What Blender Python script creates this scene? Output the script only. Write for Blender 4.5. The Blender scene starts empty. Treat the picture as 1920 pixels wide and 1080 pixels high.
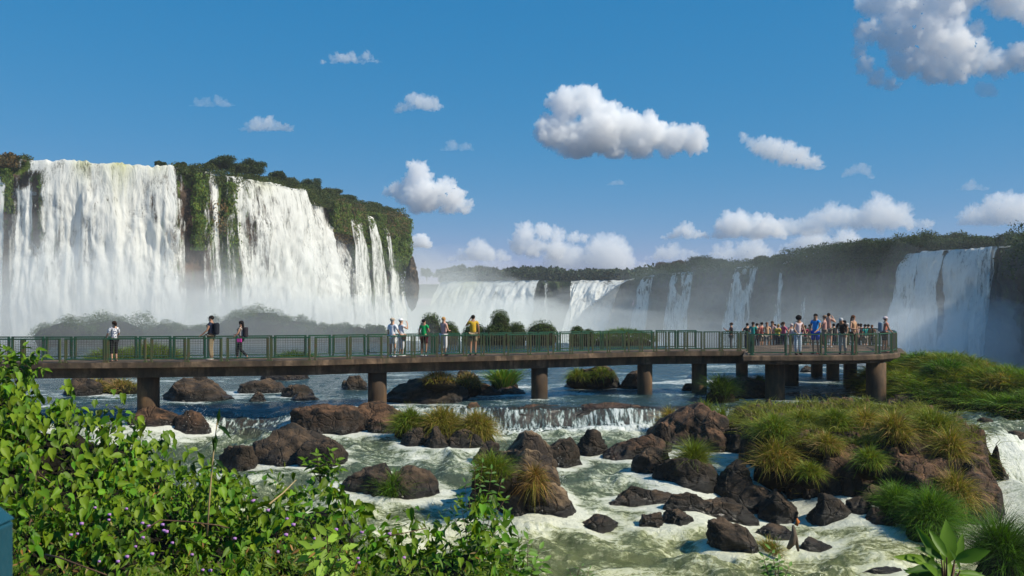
import bpy, math, random
import numpy as np
from mathutils import Vector, Matrix

rnd = random.Random(7)
rng = np.random.default_rng(11)
scene = bpy.context.scene
col = scene.collection

# ------------------------------------------------------------------ camera
F = 1663.0            # focal length in photo pixels (photo is 1920 wide)
HAZE = 0.00025
CZ = 4.4              # camera height over the upper river
HY = 565.0            # horizon row in the photo
cam_data = bpy.data.cameras.new("camera")
cam_data.sensor_width = 36.0
cam_data.lens = F / 1920 * 36.0
cam_data.shift_y = (HY - 540) / 1920
cam_data.clip_start = 0.1
cam_data.clip_end = 30000
cam_data.dof.use_dof = True
cam_data.dof.focus_distance = 40
cam_data.dof.aperture_fstop = 9.0
cam = bpy.data.objects.new("camera", cam_data)
cam.location = (0, 0, CZ)
cam.rotation_euler = (math.radians(90), 0, 0)
col.objects.link(cam)
scene.camera = cam

# ------------------------------------------------------------------ light
SUN_DIR = Vector((0.86, -0.28, 0.82)).normalized()      # towards the sun
sun_el = math.asin(SUN_DIR.z)
world = bpy.data.worlds.new("World")
scene.world = world
world.use_nodes = True
wn = world.node_tree
wn.nodes.clear()
w_out = wn.nodes.new("ShaderNodeOutputWorld")
w_bg = wn.nodes.new("ShaderNodeBackground")
w_sky = wn.nodes.new("ShaderNodeTexSky")
w_sky.sky_type = 'NISHITA'
w_sky.sun_disc = False
w_sky.sun_elevation = sun_el
w_sky.sun_rotation = math.atan2(SUN_DIR.x, SUN_DIR.y)
w_sky.altitude = 2500
w_sky.air_density = 1.0
w_sky.dust_density = 0.1
w_sky.ozone_density = 4.0
w_hsv = wn.nodes.new("ShaderNodeHueSaturation")
w_hsv.inputs['Saturation'].default_value = 1.15
w_bg.inputs['Strength'].default_value = 0.092
w_mul = wn.nodes.new("ShaderNodeMix"); w_mul.data_type = 'RGBA'; w_mul.blend_type = 'MULTIPLY'
w_mul.inputs[0].default_value = 1.0
w_mul.inputs[7].default_value = (0.36, 0.98, 1.06, 1)    # the even colour grade of the photograph's sky
wn.links.new(w_sky.outputs[0], w_hsv.inputs['Color'])
wn.links.new(w_hsv.outputs[0], w_mul.inputs[6])
w_sep = wn.nodes.new("ShaderNodeSeparateColor"); w_com = wn.nodes.new("ShaderNodeCombineColor")
wn.links.new(w_mul.outputs[2], w_sep.inputs[0])
for w_i, (w_k, w_p) in enumerate(((1.84, 1.30), (1.732, .416), (3.18, .28))):     # the photograph's flat tone curve in the blues
    w_a = wn.nodes.new("ShaderNodeMath"); w_a.operation = 'POWER'; w_a.inputs[1].default_value = w_p
    w_b = wn.nodes.new("ShaderNodeMath"); w_b.operation = 'MULTIPLY'; w_b.inputs[1].default_value = w_k
    wn.links.new(w_sep.outputs[w_i], w_a.inputs[0]); wn.links.new(w_a.outputs[0], w_b.inputs[0]); wn.links.new(w_b.outputs[0], w_com.inputs[w_i])
wn.links.new(w_com.outputs[0], w_bg.inputs[0])
wn.links.new(w_bg.outputs[0], w_out.inputs[0])

sun_data = bpy.data.lights.new("sun", 'SUN')
sun_data.energy = 5.0
sun_data.angle = math.radians(0.53)
sun_data.color = (1.0, 0.93, 0.78)
sun = bpy.data.objects.new("sun", sun_data)
sun.rotation_euler = SUN_DIR.to_track_quat('Z', 'Y').to_euler()
sun.location = (50, -30, 90)
col.objects.link(sun)

vs = scene.view_settings
vs.view_transform = 'Standard'
vs.look = 'None'
vs.exposure = 0.2
vs.gamma = 1.0
vs.use_curve_mapping = False
cy = scene.cycles
cy.use_denoising = True
cy.max_bounces = 12
cy.diffuse_bounces = 3
cy.glossy_bounces = 3
cy.transmission_bounces = 3
cy.volume_bounces = 12
cy.transparent_max_bounces = 24
cy.volume_step_rate = 1.0
cy.volume_max_steps = 128
cy.sample_clamp_indirect = 6.0
cy.caustics_reflective = False
cy.caustics_refractive = False

# ------------------------------------------------------------------ helpers
def P(px, py, Y):
    """The place seen at photo pixel (px, py) at a distance Y ahead of the viewpoint."""
    return Vector(((px - 960) / F * Y, Y, CZ + (HY - py) / F * Y))

def PX(px, Y):
    return (px - 960) / F * Y

def tag(o, label=None, cat=None, group=None, kind=None):
    if label: o['label'] = label
    if cat: o['category'] = cat
    if group: o['group'] = group
    if kind: o['kind'] = kind
    return o

def empty(name, loc=(0, 0, 0), rz=0):
    o = bpy.data.objects.new(name, None)
    o.location = loc
    o.rotation_euler = (0, 0, rz)
    o.empty_display_size = 0.3
    col.objects.link(o)
    return o

def link(name, me, mat=None, parent=None, smooth=False):
    if mat is not None and len(me.materials) == 0:
        for m in (mat if isinstance(mat, (list, tuple)) else [mat]):
            me.materials.append(m)
    if smooth:
        me.polygons.foreach_set('use_smooth', np.ones(len(me.polygons), dtype=bool))
    o = bpy.data.objects.new(name, me)
    if parent is not None:
        o.parent = parent
    col.objects.link(o)
    return o

def mesh_np(name, V, Fs, attrs=None, smooth=False):
    """A mesh from numpy arrays: V (n,3); Fs (m,k) with one face size or a list of such arrays."""
    if not isinstance(Fs, list): Fs = [Fs]
    V = np.asarray(V, dtype=np.float32)
    me = bpy.data.meshes.new(name)
    me.vertices.add(len(V))
    me.vertices.foreach_set('co', V.ravel())
    loops = np.concatenate([f.ravel() for f in Fs]).astype(np.int32)
    tot = np.concatenate([np.full(len(f), f.shape[1], dtype=np.int32) for f in Fs])
    start = np.concatenate([[0], np.cumsum(tot)[:-1]]).astype(np.int32)
    me.loops.add(len(loops))
    me.loops.foreach_set('vertex_index', loops)
    me.polygons.add(len(tot))
    me.polygons.foreach_set('loop_start', start)
    me.polygons.foreach_set('loop_total', tot)
    if smooth:
        me.polygons.foreach_set('use_smooth', np.ones(len(tot), dtype=bool))
    me.update(calc_edges=True)
    for k, a in (attrs or {}).items():
        a = np.asarray(a, dtype=np.float32)
        if a.ndim == 1:
            at = me.attributes.new(k, 'FLOAT', 'POINT')
            at.data.foreach_set('value', a)
        else:
            if a.shape[1] == 3:
                a = np.concatenate([a, np.ones((len(a), 1), np.float32)], 1)
            at = me.attributes.new(k, 'FLOAT_COLOR', 'POINT')
            at.data.foreach_set('color', np.ascontiguousarray(a).ravel())
    return me

# ---- numpy noise
_perm = np.random.default_rng(5).permutation(4096).astype(np.int64)
_g = np.random.default_rng(6).normal(size=(4096, 3)); _g /= np.linalg.norm(_g, axis=1)[:, None]
def perlin(p, seed=0):
    p = np.asarray(p, dtype=np.float64) + seed * 17.31
    i = np.floor(p).astype(np.int64)
    f = p - i
    u = f * f * f * (f * (f * 6 - 15) + 10)
    out = 0
    for dx in (0, 1):
        for dy in (0, 1):
            for dz in (0, 1):
                h = _perm[(i[:, 0] + dx) & 4095]
                h = _perm[(h + i[:, 1] + dy) & 4095]
                h = _perm[(h + i[:, 2] + dz) & 4095]
                g = _g[h]
                d = (g[:, 0] * (f[:, 0] - dx) + g[:, 1] * (f[:, 1] - dy) + g[:, 2] * (f[:, 2] - dz))
                w = (u[:, 0] if dx else 1 - u[:, 0]) * (u[:, 1] if dy else 1 - u[:, 1]) * (u[:, 2] if dz else 1 - u[:, 2])
                out = out + w * d
    return out * 1.6
def fbm(p, octs=4, seed=0, gain=0.5, lac=2.03):
    p = np.asarray(p, dtype=np.float64)
    a, s, tot = 1.0, 0, 0
    for o in range(octs):
        s = s + a * perlin(p, seed + o * 3)
        tot += a
        a *= gain; p = p * lac
    return s / tot
def ridged(p, octs=4, seed=0, gain=0.5):
    p = np.asarray(p, dtype=np.float64)
    a, s, tot = 1.0, 0, 0
    for o in range(octs):
        s = s + a * (1 - np.abs(perlin(p, seed + o * 3)) * 2)
        tot += a
        a *= gain; p = p * 2.1
    return s / tot
def sstep(a, b, x):
    t = np.clip((np.asarray(x, dtype=np.float64) - a) / (b - a), 0, 1)
    return t * t * (3 - 2 * t)

def grid_faces(nr, nc):
    i = np.arange(nr - 1)[:, None] * nc + np.arange(nc - 1)[None, :]
    i = i.ravel()
    return np.stack([i, i + 1, i + nc + 1, i + nc], 1)

# ---- materials
def mat_new(name):
    m = bpy.data.materials.new(name)
    m.use_nodes = True
    nt = m.node_tree
    nt.nodes.clear()
    out = nt.nodes.new("ShaderNodeOutputMaterial")
    return m, nt, out
def N(nt, typ, **kw):
    n = nt.nodes.new("ShaderNode" + typ)
    for k, v in kw.items():
        if k in n.inputs: n.inputs[k].default_value = v
        else: setattr(n, k, v)
    return n
def ramp(nt, fac, stops, interp='LINEAR'):
    r = nt.nodes.new("ShaderNodeValToRGB")
    r.color_ramp.interpolation = interp
    el = r.color_ramp.elements
    el[0].position = stops[0][0]; el[0].color = (*stops[0][1], 1)
    el[1].position = stops[-1][0]; el[1].color = (*stops[-1][1], 1)
    for p, c in stops[1:-1]:
        e = el.new(p); e.color = (*c, 1)
    nt.links.new(fac, r.inputs[0])
    return r.outputs[0]
def g3(v): return (v, v, v)
def noise(nt, scale, detail=5, rough=0.6, vec=None, stretch=None, dist=0.0, out='Fac'):
    n = nt.nodes.new("ShaderNodeTexNoise")
    n.inputs['Scale'].default_value = scale
    n.inputs['Detail'].default_value = detail
    n.inputs['Roughness'].default_value = rough
    n.inputs['Distortion'].default_value = dist
    if vec is None:
        tc = nt.nodes.new("ShaderNodeNewGeometry")
        vec = tc.outputs['Position']
    if stretch is not None:
        mp = nt.nodes.new("ShaderNodeMapping")
        mp.inputs['Scale'].default_value = stretch
        nt.links.new(vec, mp.inputs[0]); vec = mp.outputs[0]
    nt.links.new(vec, n.inputs['Vector'])
    return n.outputs[out]
def math_(nt, op, a, b=None, c=None, clamp=False):
    n = nt.nodes.new("ShaderNodeMath"); n.operation = op; n.use_clamp = clamp
    for k, v in enumerate((a, b, c)):
        if v is None: continue
        if isinstance(v, (int, float)): n.inputs[k].default_value = v
        else: nt.links.new(v, n.inputs[k])
    return n.outputs[0]
def mix_rgb(nt, fac, a, b, mode='MIX'):
    n = nt.nodes.new("ShaderNodeMix"); n.data_type = 'RGBA'; n.blend_type = mode
    n.inputs['Factor'].default_value = 1.0
    for s, v in (('Factor', fac), ('A', a), ('B', b)):
        idx = {'Factor': 0, 'A': 6, 'B': 7}[s]
        if isinstance(v, (int, float)): n.inputs[idx].default_value = v
        elif isinstance(v, tuple): n.inputs[idx].default_value = (*v, 1)
        else: nt.links.new(v, n.inputs[idx])
    return n.outputs[2]
def attr(nt, name, out='Fac'):
    n = nt.nodes.new("ShaderNodeAttribute"); n.attribute_name = name
    return n.outputs[out]
def bump(nt, h, strength=0.5, dist=0.1, normal=None):
    b = nt.nodes.new("ShaderNodeBump")
    b.inputs['Strength'].default_value = strength
    b.inputs['Distance'].default_value = dist
    nt.links.new(h, b.inputs['Height'])
    if normal is not None: nt.links.new(normal, b.inputs['Normal'])
    return b.outputs[0]
def principled(nt, out, color=None, rough=0.8, spec=0.3, metal=0.0, normal=None, alpha=None):
    p = nt.nodes.new("ShaderNodeBsdfPrincipled")
    if isinstance(color, tuple): p.inputs['Base Color'].default_value = (*color, 1)
    elif color is not None: nt.links.new(color, p.inputs['Base Color'])
    if isinstance(rough, (int, float)): p.inputs['Roughness'].default_value = rough
    else: nt.links.new(rough, p.inputs['Roughness'])
    if isinstance(spec, (int, float)): p.inputs['Specular IOR Level'].default_value = spec
    else: nt.links.new(spec, p.inputs['Specular IOR Level'])
    p.inputs['Metallic'].default_value = metal
    if normal is not None: nt.links.new(normal, p.inputs['Normal'])
    if alpha is not None: nt.links.new(alpha, p.inputs['Alpha'])
    if out is not None: nt.links.new(p.outputs[0], out.inputs['Surface'])
    return p

def simple_mat(name, color, rough=0.7, spec=0.3, metal=0.0, var=0.25, scale=8.0, bstr=0.2, bdist=0.01):
    m, nt, out = mat_new(name)
    n = noise(nt, scale, 5, 0.65)
    c = mix_rgb(nt, n, tuple(x * (1 - var) for x in color), tuple(min(1, x * (1 + var)) for x in color))
    principled(nt, out, c, rough, spec, metal, bump(nt, noise(nt, scale * 4, 4), bstr, bdist))
    return m
def leaf_mat(name, transl=0.35, rough=0.45, spec=0.35):
    """Leaves, blades: the colour of each piece comes from its point attribute."""
    m, nt, out = mat_new(name)
    c = attr(nt, 'tint', 'Color')
    p = principled(nt, None, c, rough, spec)
    t = nt.nodes.new("ShaderNodeBsdfTranslucent")
    c2 = mix_rgb(nt, 1.0, c, (1.25, 1.25, 0.45), 'MULTIPLY')
    nt.links.new(c2, t.inputs[0])
    mx = nt.nodes.new("ShaderNodeMixShader")
    mx.inputs[0].default_value = transl
    nt.links.new(p.outputs[0], mx.inputs[1]); nt.links.new(t.outputs[0], mx.inputs[2])
    nt.links.new(mx.outputs[0], out.inputs['Surface'])
    return m

M = {}
M['leaf'] = leaf_mat('leaf_green', 0.28, 0.5, 0.22)
M['foliage'] = leaf_mat('foliage', 0.25, 0.6, 0.2)
M['grass'] = leaf_mat('grass_blades', 0.3, 0.5, 0.25)
M['petal'] = simple_mat('petal', (0.40, 0.20, 0.46), 0.7, var=0.3, scale=40)
M['stem'] = simple_mat('stem', (0.10, 0.055, 0.03), 0.7, var=0.4, scale=30)
M['dry_stem'] = simple_mat('dry_stem', (0.38, 0.28, 0.13), 0.7, var=0.3, scale=30)
M['bark'] = simple_mat('bark', (0.12, 0.09, 0.065), 0.85, var=0.4, scale=5, bstr=0.5, bdist=0.05)

def rock_material(name, dry, mid, dark, zwet=None):
    m, nt, out = mat_new(name)
    big = noise(nt, 0.9, 6, 0.65, dist=0.6)
    fine = noise(nt, 9.0, 6, 0.7)
    c = ramp(nt, big, [(0.32, dark), (0.5, mid), (0.68, dry)])
    c = mix_rgb(nt, math_(nt, 'MULTIPLY', fine, 0.9), c, tuple(x * 0.35 for x in dark), 'MIX')
    # rusty, lichen-brown tops: earth gathers on what faces up
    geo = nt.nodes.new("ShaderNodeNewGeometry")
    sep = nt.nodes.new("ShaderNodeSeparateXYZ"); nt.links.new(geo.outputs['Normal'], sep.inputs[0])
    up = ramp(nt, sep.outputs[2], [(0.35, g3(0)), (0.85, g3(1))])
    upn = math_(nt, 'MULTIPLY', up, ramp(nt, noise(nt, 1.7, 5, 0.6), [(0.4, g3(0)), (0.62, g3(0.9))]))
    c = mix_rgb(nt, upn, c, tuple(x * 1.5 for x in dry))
    wet = attr(nt, 'wet')
    c = mix_rgb(nt, math_(nt, 'MULTIPLY', wet, 0.75), c, tuple(x * 0.28 for x in dark))
    rough = ramp(nt, wet, [(0.2, g3(0.85)), (0.9, g3(0.22))])
    crack = nt.nodes.new("ShaderNodeTexVoronoi"); crack.feature = 'DISTANCE_TO_EDGE'
    crack.inputs['Scale'].default_value = 1.6
    dn = noise(nt, 2.0, 4, 0.6, out='Color')
    wv = mix_rgb(nt, 0.35, geo.outputs['Position'], dn, 'ADD')
    nt.links.new(wv, crack.inputs['Vector'])
    ck = ramp(nt, crack.outputs['Distance'], [(0.0, g3(0)), (0.06, g3(1))])
    h = math_(nt, 'ADD', math_(nt, 'MULTIPLY', fine, 0.6), math_(nt, 'MULTIPLY', ck, 0.35))
    h = math_(nt, 'ADD', h, math_(nt, 'MULTIPLY', big, 0.8))
    nb = bump(nt, h, 0.9, 0.16)
    principled(nt, out, c, rough, 0.4, normal=nb)
    return m
M['rock'] = rock_material('basalt', (0.080, 0.050, 0.028), (0.031, 0.022, 0.014), (0.009, 0.008, 0.006))
M['rock_red'] = rock_material('red_basalt', (0.125, 0.064, 0.032), (0.046, 0.028, 0.017), (0.013, 0.010, 0.008))
M['rock_ochre'] = rock_material('lichen_basalt', (0.20, 0.135, 0.075), (0.050, 0.034, 0.025), (0.016, 0.013, 0.012))
m, nt, out = mat_new('soil')  # near-black earth; part of the shade among leaves is in this colour
principled(nt, out, ramp(nt, noise(nt, 3, 6), [(0.35, (0.006, 0.006, 0.004)), (0.65, (0.022, 0.017, 0.010))]), 0.95, 0.1,
           normal=bump(nt, noise(nt, 8, 5), 0.8, 0.05))
M['soil'] = m
# ------------------------------------------------------------------ clouds: real volumes a few kilometres away
def cloud_material(name, density, ani=0.0):
    m, nt, out = mat_new(name)
    v = nt.nodes.new("ShaderNodeVolumePrincipled")
    v.inputs['Color'].default_value = (1.0, 1.0, 1.0, 1)
    v.inputs['Density'].default_value = density
    v.inputs['Anisotropy'].default_value = ani
    nt.links.new(v.outputs[0], out.inputs['Volume'])
    return m
CLOUD_Y = 4200.0
PXM = CLOUD_Y / F       # metres per photo pixel at the clouds
cm_dense = cloud_material('cloud_dense', 0.022)
cm_mid = cloud_material('cloud_mid', 0.013)
cm_thin = cloud_material('cloud_thin', 0.0060)
cm_veil = cloud_material('cloud_veil', 0.0034)

def flat_puffs(x0, x1, y0, y1, n, seed, power=1.0):
    """Puffs for a low heap cloud in the box: a flat base, an uneven top."""
    r = random.Random(seed)
    out = []
    w, h = x1 - x0, y1 - y0
    for k in range(n):
        t = (k + 0.5) / n + r.uniform(-.3, .3) / n
        env = math.sin(math.pi * min(max(t, .04), .96)) ** 0.6
        env *= (0.55 + 0.45 * abs(math.sin(t * 7 + seed)) ** power)
        rad = max(h * 0.5 * env, h * .14)
        out.append((x0 + t * w, y1 - rad * 1.0, rad * r.uniform(.85, 1.1)))
    return out
CL = [
 ('long thin white cloud highest over the left falls', flat_puffs(596, 722, 96, 121, 13, 2), cm_mid, 0.45),
 ('small flat white cloud, the leftmost in the sky', flat_puffs(358, 441, 180, 203, 9, 3), cm_thin, 0.5),
 ('small white cloud with a peaked top above the left falls', flat_puffs(448, 553, 218, 249, 9, 5) + [(500, 233, 13)], cm_mid, 0.6),
 ('small ragged white cloud with a separate wisp at its lower left', [(772, 191, 12), (786, 192, 14), (801, 195, 15), (815, 196, 12), (760, 200, 8), (750, 205, 9)], cm_mid, 0.7),
 ('faint ragged wisp of cloud above the notched cumulus', flat_puffs(825, 890, 260, 286, 6, 8), cm_thin, 0.5),
 ('puffy cumulus with a round head right of the left cliff', [(785, 328, 23), (772, 345, 20), (747, 358, 17), (731, 357, 9), (800, 367, 33), (830, 361, 25), (850, 374, 24), (872, 390, 14), (840, 389, 16), (780, 384, 20), (760, 372, 14)], cm_dense, 0.6),
 ('largest mid-sky white cumulus with twin peaks and a long tail', [(1062, 198, 32), (1096, 190, 28), (1040, 250, 32), (1018, 256, 15), (1140, 216, 24), (1130, 248, 44), (1085, 265, 36), (1180, 242, 34), (1220, 250, 33), (1260, 262, 28), (1300, 264, 26), (1306, 246, 14), (1200, 272, 28), (1150, 278, 24), (1250, 278, 18), (1062, 278, 20), (1315, 276, 12), (1008, 240, 8)], cm_dense, 0.6),
 ('white cloud with a tiny detached puff at its upper left', [(1397, 258, 9), (1425, 276, 17), (1448, 280, 22), (1475, 288, 22), (1500, 294, 20), (1522, 304, 16), (1538, 315, 8), (1410, 268, 9)], cm_mid, 0.8),
 ('small arched wisp of cloud over the right plateau', [(1583, 328, 7), (1592, 322, 8), (1603, 317, 9), (1616, 315, 10), (1626, 322, 9), (1634, 332, 6)], cm_thin, 0.7),
 ('small flat cloud high over the right falls', flat_puffs(1791, 1853, 339, 360, 7, 11), cm_thin, 0.5),
 ('great ragged cumulus filling the top right corner', [(1640, 10, 28), (1680, 15, 36), (1730, 20, 40), (1780, 25, 36), (1625, 60, 24), (1612, 95, 16), (1622, 125, 18), (1645, 150, 18), (1672, 160, 14), (1680, 70, 34), (1730, 75, 44), (1700, 120, 30), (1780, 85, 42), (1750, 130, 30), (1790, 130, 32), (1825, 110, 34), (1830, 55, 18), (1870, 122, 26), (1905, 110, 28), (1940, 110, 34), (1880, 8, 28), (1930, 15, 34), (1985, 30, 40), (1980, 115, 36), (1700, -20, 40), (1800, -25, 50), (1900, -30, 50)], cm_mid, 0.4),
 ('small puff hanging under the corner cumulus', [(1838, 165, 11), (1850, 170, 15), (1862, 176, 10)], cm_thin, 0.8),
 ('small cloud just off the tip of the left cliff', [(779, 455, 12), (790, 452, 14), (802, 460, 9)], cm_mid, 0.8),
 ('tiny oval cloud below the largest cumulus', flat_puffs(1137, 1177, 334, 351, 5, 13), cm_thin, 0.5),
 ('low hazy heap cloud left of the tall hazy one', flat_puffs(846, 955, 452, 492, 9, 14), cm_thin, 0.7),
 ('tall hazy heap cloud over the centre treeline', [(985, 440, 20), (975, 460, 20), (1000, 465, 20), (1020, 435, 16), (1045, 442, 14), (1075, 446, 12), (1095, 444, 8), (1040, 470, 20)], cm_thin, 0.8),
 ('pale bank of cloud low over the centre falls', flat_puffs(1010, 1215, 440, 510, 12, 16), cm_veil, 0.8),
 ('long pale cloud bank rising left of the right plateau', flat_puffs(1240, 1330, 418, 450, 8, 17) + flat_puffs(1320, 1480, 393, 450, 11, 18), cm_thin, 0.7),
 ('long pale cloud bank just above the right plateau', flat_puffs(1500, 1745, 370, 432, 17, 19) + flat_puffs(1440, 1560, 400, 445, 8, 25), cm_veil, 0.8),
 ('pale cloud at the right edge above the right falls', flat_puffs(1795, 1990, 360, 425, 14, 20), cm_veil, 0.7),
 ('low pale cloud behind the mist of the cliff corner', flat_puffs(1208, 1320, 455, 492, 8, 21), cm_veil, 0.7),
 ('faint pale cloud low between the two close streams and the wide tree', flat_puffs(1460, 1650, 428, 476, 11, 31), cm_veil, 0.8),
 ('faint pale cloud low over the left end of the right plateau', flat_puffs(1325, 1475, 448, 492, 10, 32), cm_veil, 0.8),
 ('low pink-white cloud just above the centre treeline', flat_puffs(820, 1000, 478, 515, 11, 22), cm_veil, 0.8),
]
_tmp = []
for ci, (lab, puffs, cmat, thick) in enumerate(CL):
    r = random.Random(100 + ci)
    V, Fa, n0 = [], [], 0
    import bmesh
    bm = bmesh.new()
    lowc = 'haz' in lab or 'pale' in lab or 'tip of' in lab
    Ycl = CLOUD_Y + (5000 + ci * 260 if lowc else ci * 60)
    PXM = Ycl / F
    def puff(x, y, z, rad, sx=1, sy=1, sz=1):
        mt = Matrix.Translation((x, y, z)) @ Matrix.Diagonal((sx, sy, sz, 1))
        bmesh.ops.create_icosphere(bm, subdivisions=2, radius=rad, matrix=mt)
    ybase = max(p[1] + p[2] for p in puffs)
    for (px, py, pr) in puffs:
        c = P(px, py, Ycl); R = pr * Ycl / F
        puff(c.x, c.y, c.z, R, 1.05, 1.3 * thick + .3, 1)
        big = pr > 10
        for k in range(26 if pr > 20 else (14 if big else 6)):
            a = r.uniform(0, 2 * math.pi); e = r.uniform(-.15, 1.35)
            d = Vector((math.cos(a) * math.cos(e), math.sin(a) * math.cos(e), math.sin(e)))
            q = c + d * R * r.uniform(.75, 1.0)
            puff(q.x, q.y, q.z, R * r.choice((.16, .2, .26, .34, .42)), 1.1, 1.1, .95)
    me = bpy.data.meshes.new('cloud'); bm.to_mesh(me); bm.free()
    o = bpy.data.objects.new('tmp', me); col.objects.link(o)
    wpx = max(p[0] + p[2] for p in puffs) - min(p[0] - p[2] for p in puffs)
    rm = o.modifiers.new('r', 'REMESH'); rm.mode = 'VOXEL'
    rm.voxel_size = PXM * (1.2 if wpx < 100 else (1.7 if wpx < 200 else 2.3))
    _tmp.append((o, lab, cmat, ybase, wpx, PXM))
bpy.context.view_layer.update()
dg = bpy.context.evaluated_depsgraph_get()
for o, lab, cmat, ybase, wpx, PXM in _tmp:
    me = bpy.data.meshes.new_from_object(o.evaluated_get(dg))
    n = len(me.vertices)
    co = np.empty(n * 3, np.float32); me.vertices.foreach_get('co', co); co = co.reshape(-1, 3)
    no = np.empty(n * 3, np.float32); me.vertex_normals.foreach_get('vector', no); no = no.reshape(-1, 3)
    A = PXM * min(11.0, wpx * .09)
    d = fbm(co / (PXM * 14.0), 5, 3, 0.68) * A * 1.9 + np.abs(perlin(co / (PXM * 5), 9)) * A * .6 - .2 * A
    co = co + no * d[:, None]
    # flat, softer base
    zb = CZ + (HY - ybase) * PXM
    low = co[:, 2] < zb + 6 * PXM
    co[low, 2] = zb + 6 * PXM + (co[low, 2] - zb - 6 * PXM) * .45
    me.vertices.foreach_set('co', co.astype(np.float32).ravel()); me.update()
    me.materials.clear()
    c = link('cloud', me, cmat, smooth=True)
    tag(c, lab, 'cloud', 'clouds in the blue sky')
    bpy.data.objects.remove(o)
# ------------------------------------------------------------------ gorge, plateaus, cliffs
m, nt, out = mat_new('gorge_water')
c = ramp(nt, noise(nt, 0.05, 5, 0.6), [(0.35, (0.10, 0.14, 0.13)), (0.6, (0.55, 0.6, 0.56))])
principled(nt, out, c, 0.5, 0.3, normal=bump(nt, noise(nt, 0.3, 5), 0.5, 0.4))
M['gorge'] = m
m, nt, out = mat_new('forest_floor')
c = ramp(nt, noise(nt, 0.15, 6, 0.7), [(0.35, (0.018, 0.028, 0.010)), (0.65, (0.05, 0.075, 0.025))])
principled(nt, out, c, 0.95, 0.1, normal=bump(nt, noise(nt, 0.6, 5), 0.8, 0.6))
M['forest'] = m

V = np.array([(-1500, -30, -9.3), (1500, -30, -9.3), (1500, 3000, -9.3), (-1500, 3000, -9.3)])
g = link('gorge_water', mesh_np('gorge_water', V, np.array([[0, 1, 2, 3]])), M['gorge'])
tag(g, 'pale churned water on the floor of the gorge under the mist', kind='structure')

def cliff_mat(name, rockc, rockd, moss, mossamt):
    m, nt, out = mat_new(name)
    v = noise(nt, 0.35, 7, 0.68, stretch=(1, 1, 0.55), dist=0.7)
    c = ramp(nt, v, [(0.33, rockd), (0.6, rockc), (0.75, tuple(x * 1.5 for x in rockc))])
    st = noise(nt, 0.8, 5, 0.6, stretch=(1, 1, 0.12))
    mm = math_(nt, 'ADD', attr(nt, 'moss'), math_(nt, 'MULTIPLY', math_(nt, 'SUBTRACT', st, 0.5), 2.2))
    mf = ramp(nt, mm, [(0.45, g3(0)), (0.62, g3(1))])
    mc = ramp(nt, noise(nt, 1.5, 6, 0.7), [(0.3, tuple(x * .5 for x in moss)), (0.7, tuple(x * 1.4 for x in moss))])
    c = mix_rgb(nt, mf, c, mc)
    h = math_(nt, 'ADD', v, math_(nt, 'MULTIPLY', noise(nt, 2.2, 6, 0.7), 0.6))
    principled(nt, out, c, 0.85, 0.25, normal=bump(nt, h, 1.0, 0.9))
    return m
M['cliff_left'] = cliff_mat('mossy_cliff', (0.13, 0.082, 0.055), (0.035, 0.026, 0.02), (0.085, 0.13, 0.02), 0.5)
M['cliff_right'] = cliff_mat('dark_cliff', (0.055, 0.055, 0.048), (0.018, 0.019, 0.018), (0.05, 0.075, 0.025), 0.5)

class Lip:
    """The top edge of a cliff as a curve; u runs along it in photo columns."""
    def __init__(self, pts, z):
        self.px = np.array([p[0] for p in pts], float)
        self.Y = np.array([(z - CZ) * F / (HY - p[1]) if len(p) == 2 else p[2] for p in pts], float)
        self.X = (self.px - 960) / F * self.Y
        self.z = z
        # smooth interpolation
        t = np.concatenate([[0], np.cumsum(np.hypot(np.diff(self.X), np.diff(self.Y)))])
        self.t = t
    def at(self, px):
        px = np.asarray(px, float)
        return np.interp(px, self.px, self.X), np.interp(px, self.px, self.Y)
    def normal(self, px, e=14):
        x0, y0 = self.at(np.asarray(px) - e); x1, y1 = self.at(np.asarray(px) + e)
        dx, dy = x1 - x0, y1 - y0
        l = np.hypot(dx, dy) + 1e-6
        return dy / l, -dx / l          # towards the viewer's side
LL = Lip([(-500, 296), (-250, 298), (0, 302), (100, 304), (200, 308), (330, 316), (390, 328), (440, 336), (500, 346), (560, 358), (610, 372), (650, 384), (700, 394), (738, 400), (757, 403)], 26.0)
RL = Lip([(830, 528), (1015, 526), (1080, 526), (1185, 525), (1200, 519), (1240, 512), (1290, 508), (1400, 498), (1480, 491), (1560, 483), (1640, 478), (1710, 474), (1800, 469), (1890, 464), (1915, 452), (1960, 436), (2100, 420), (2400, 400)], 14.0)

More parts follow.
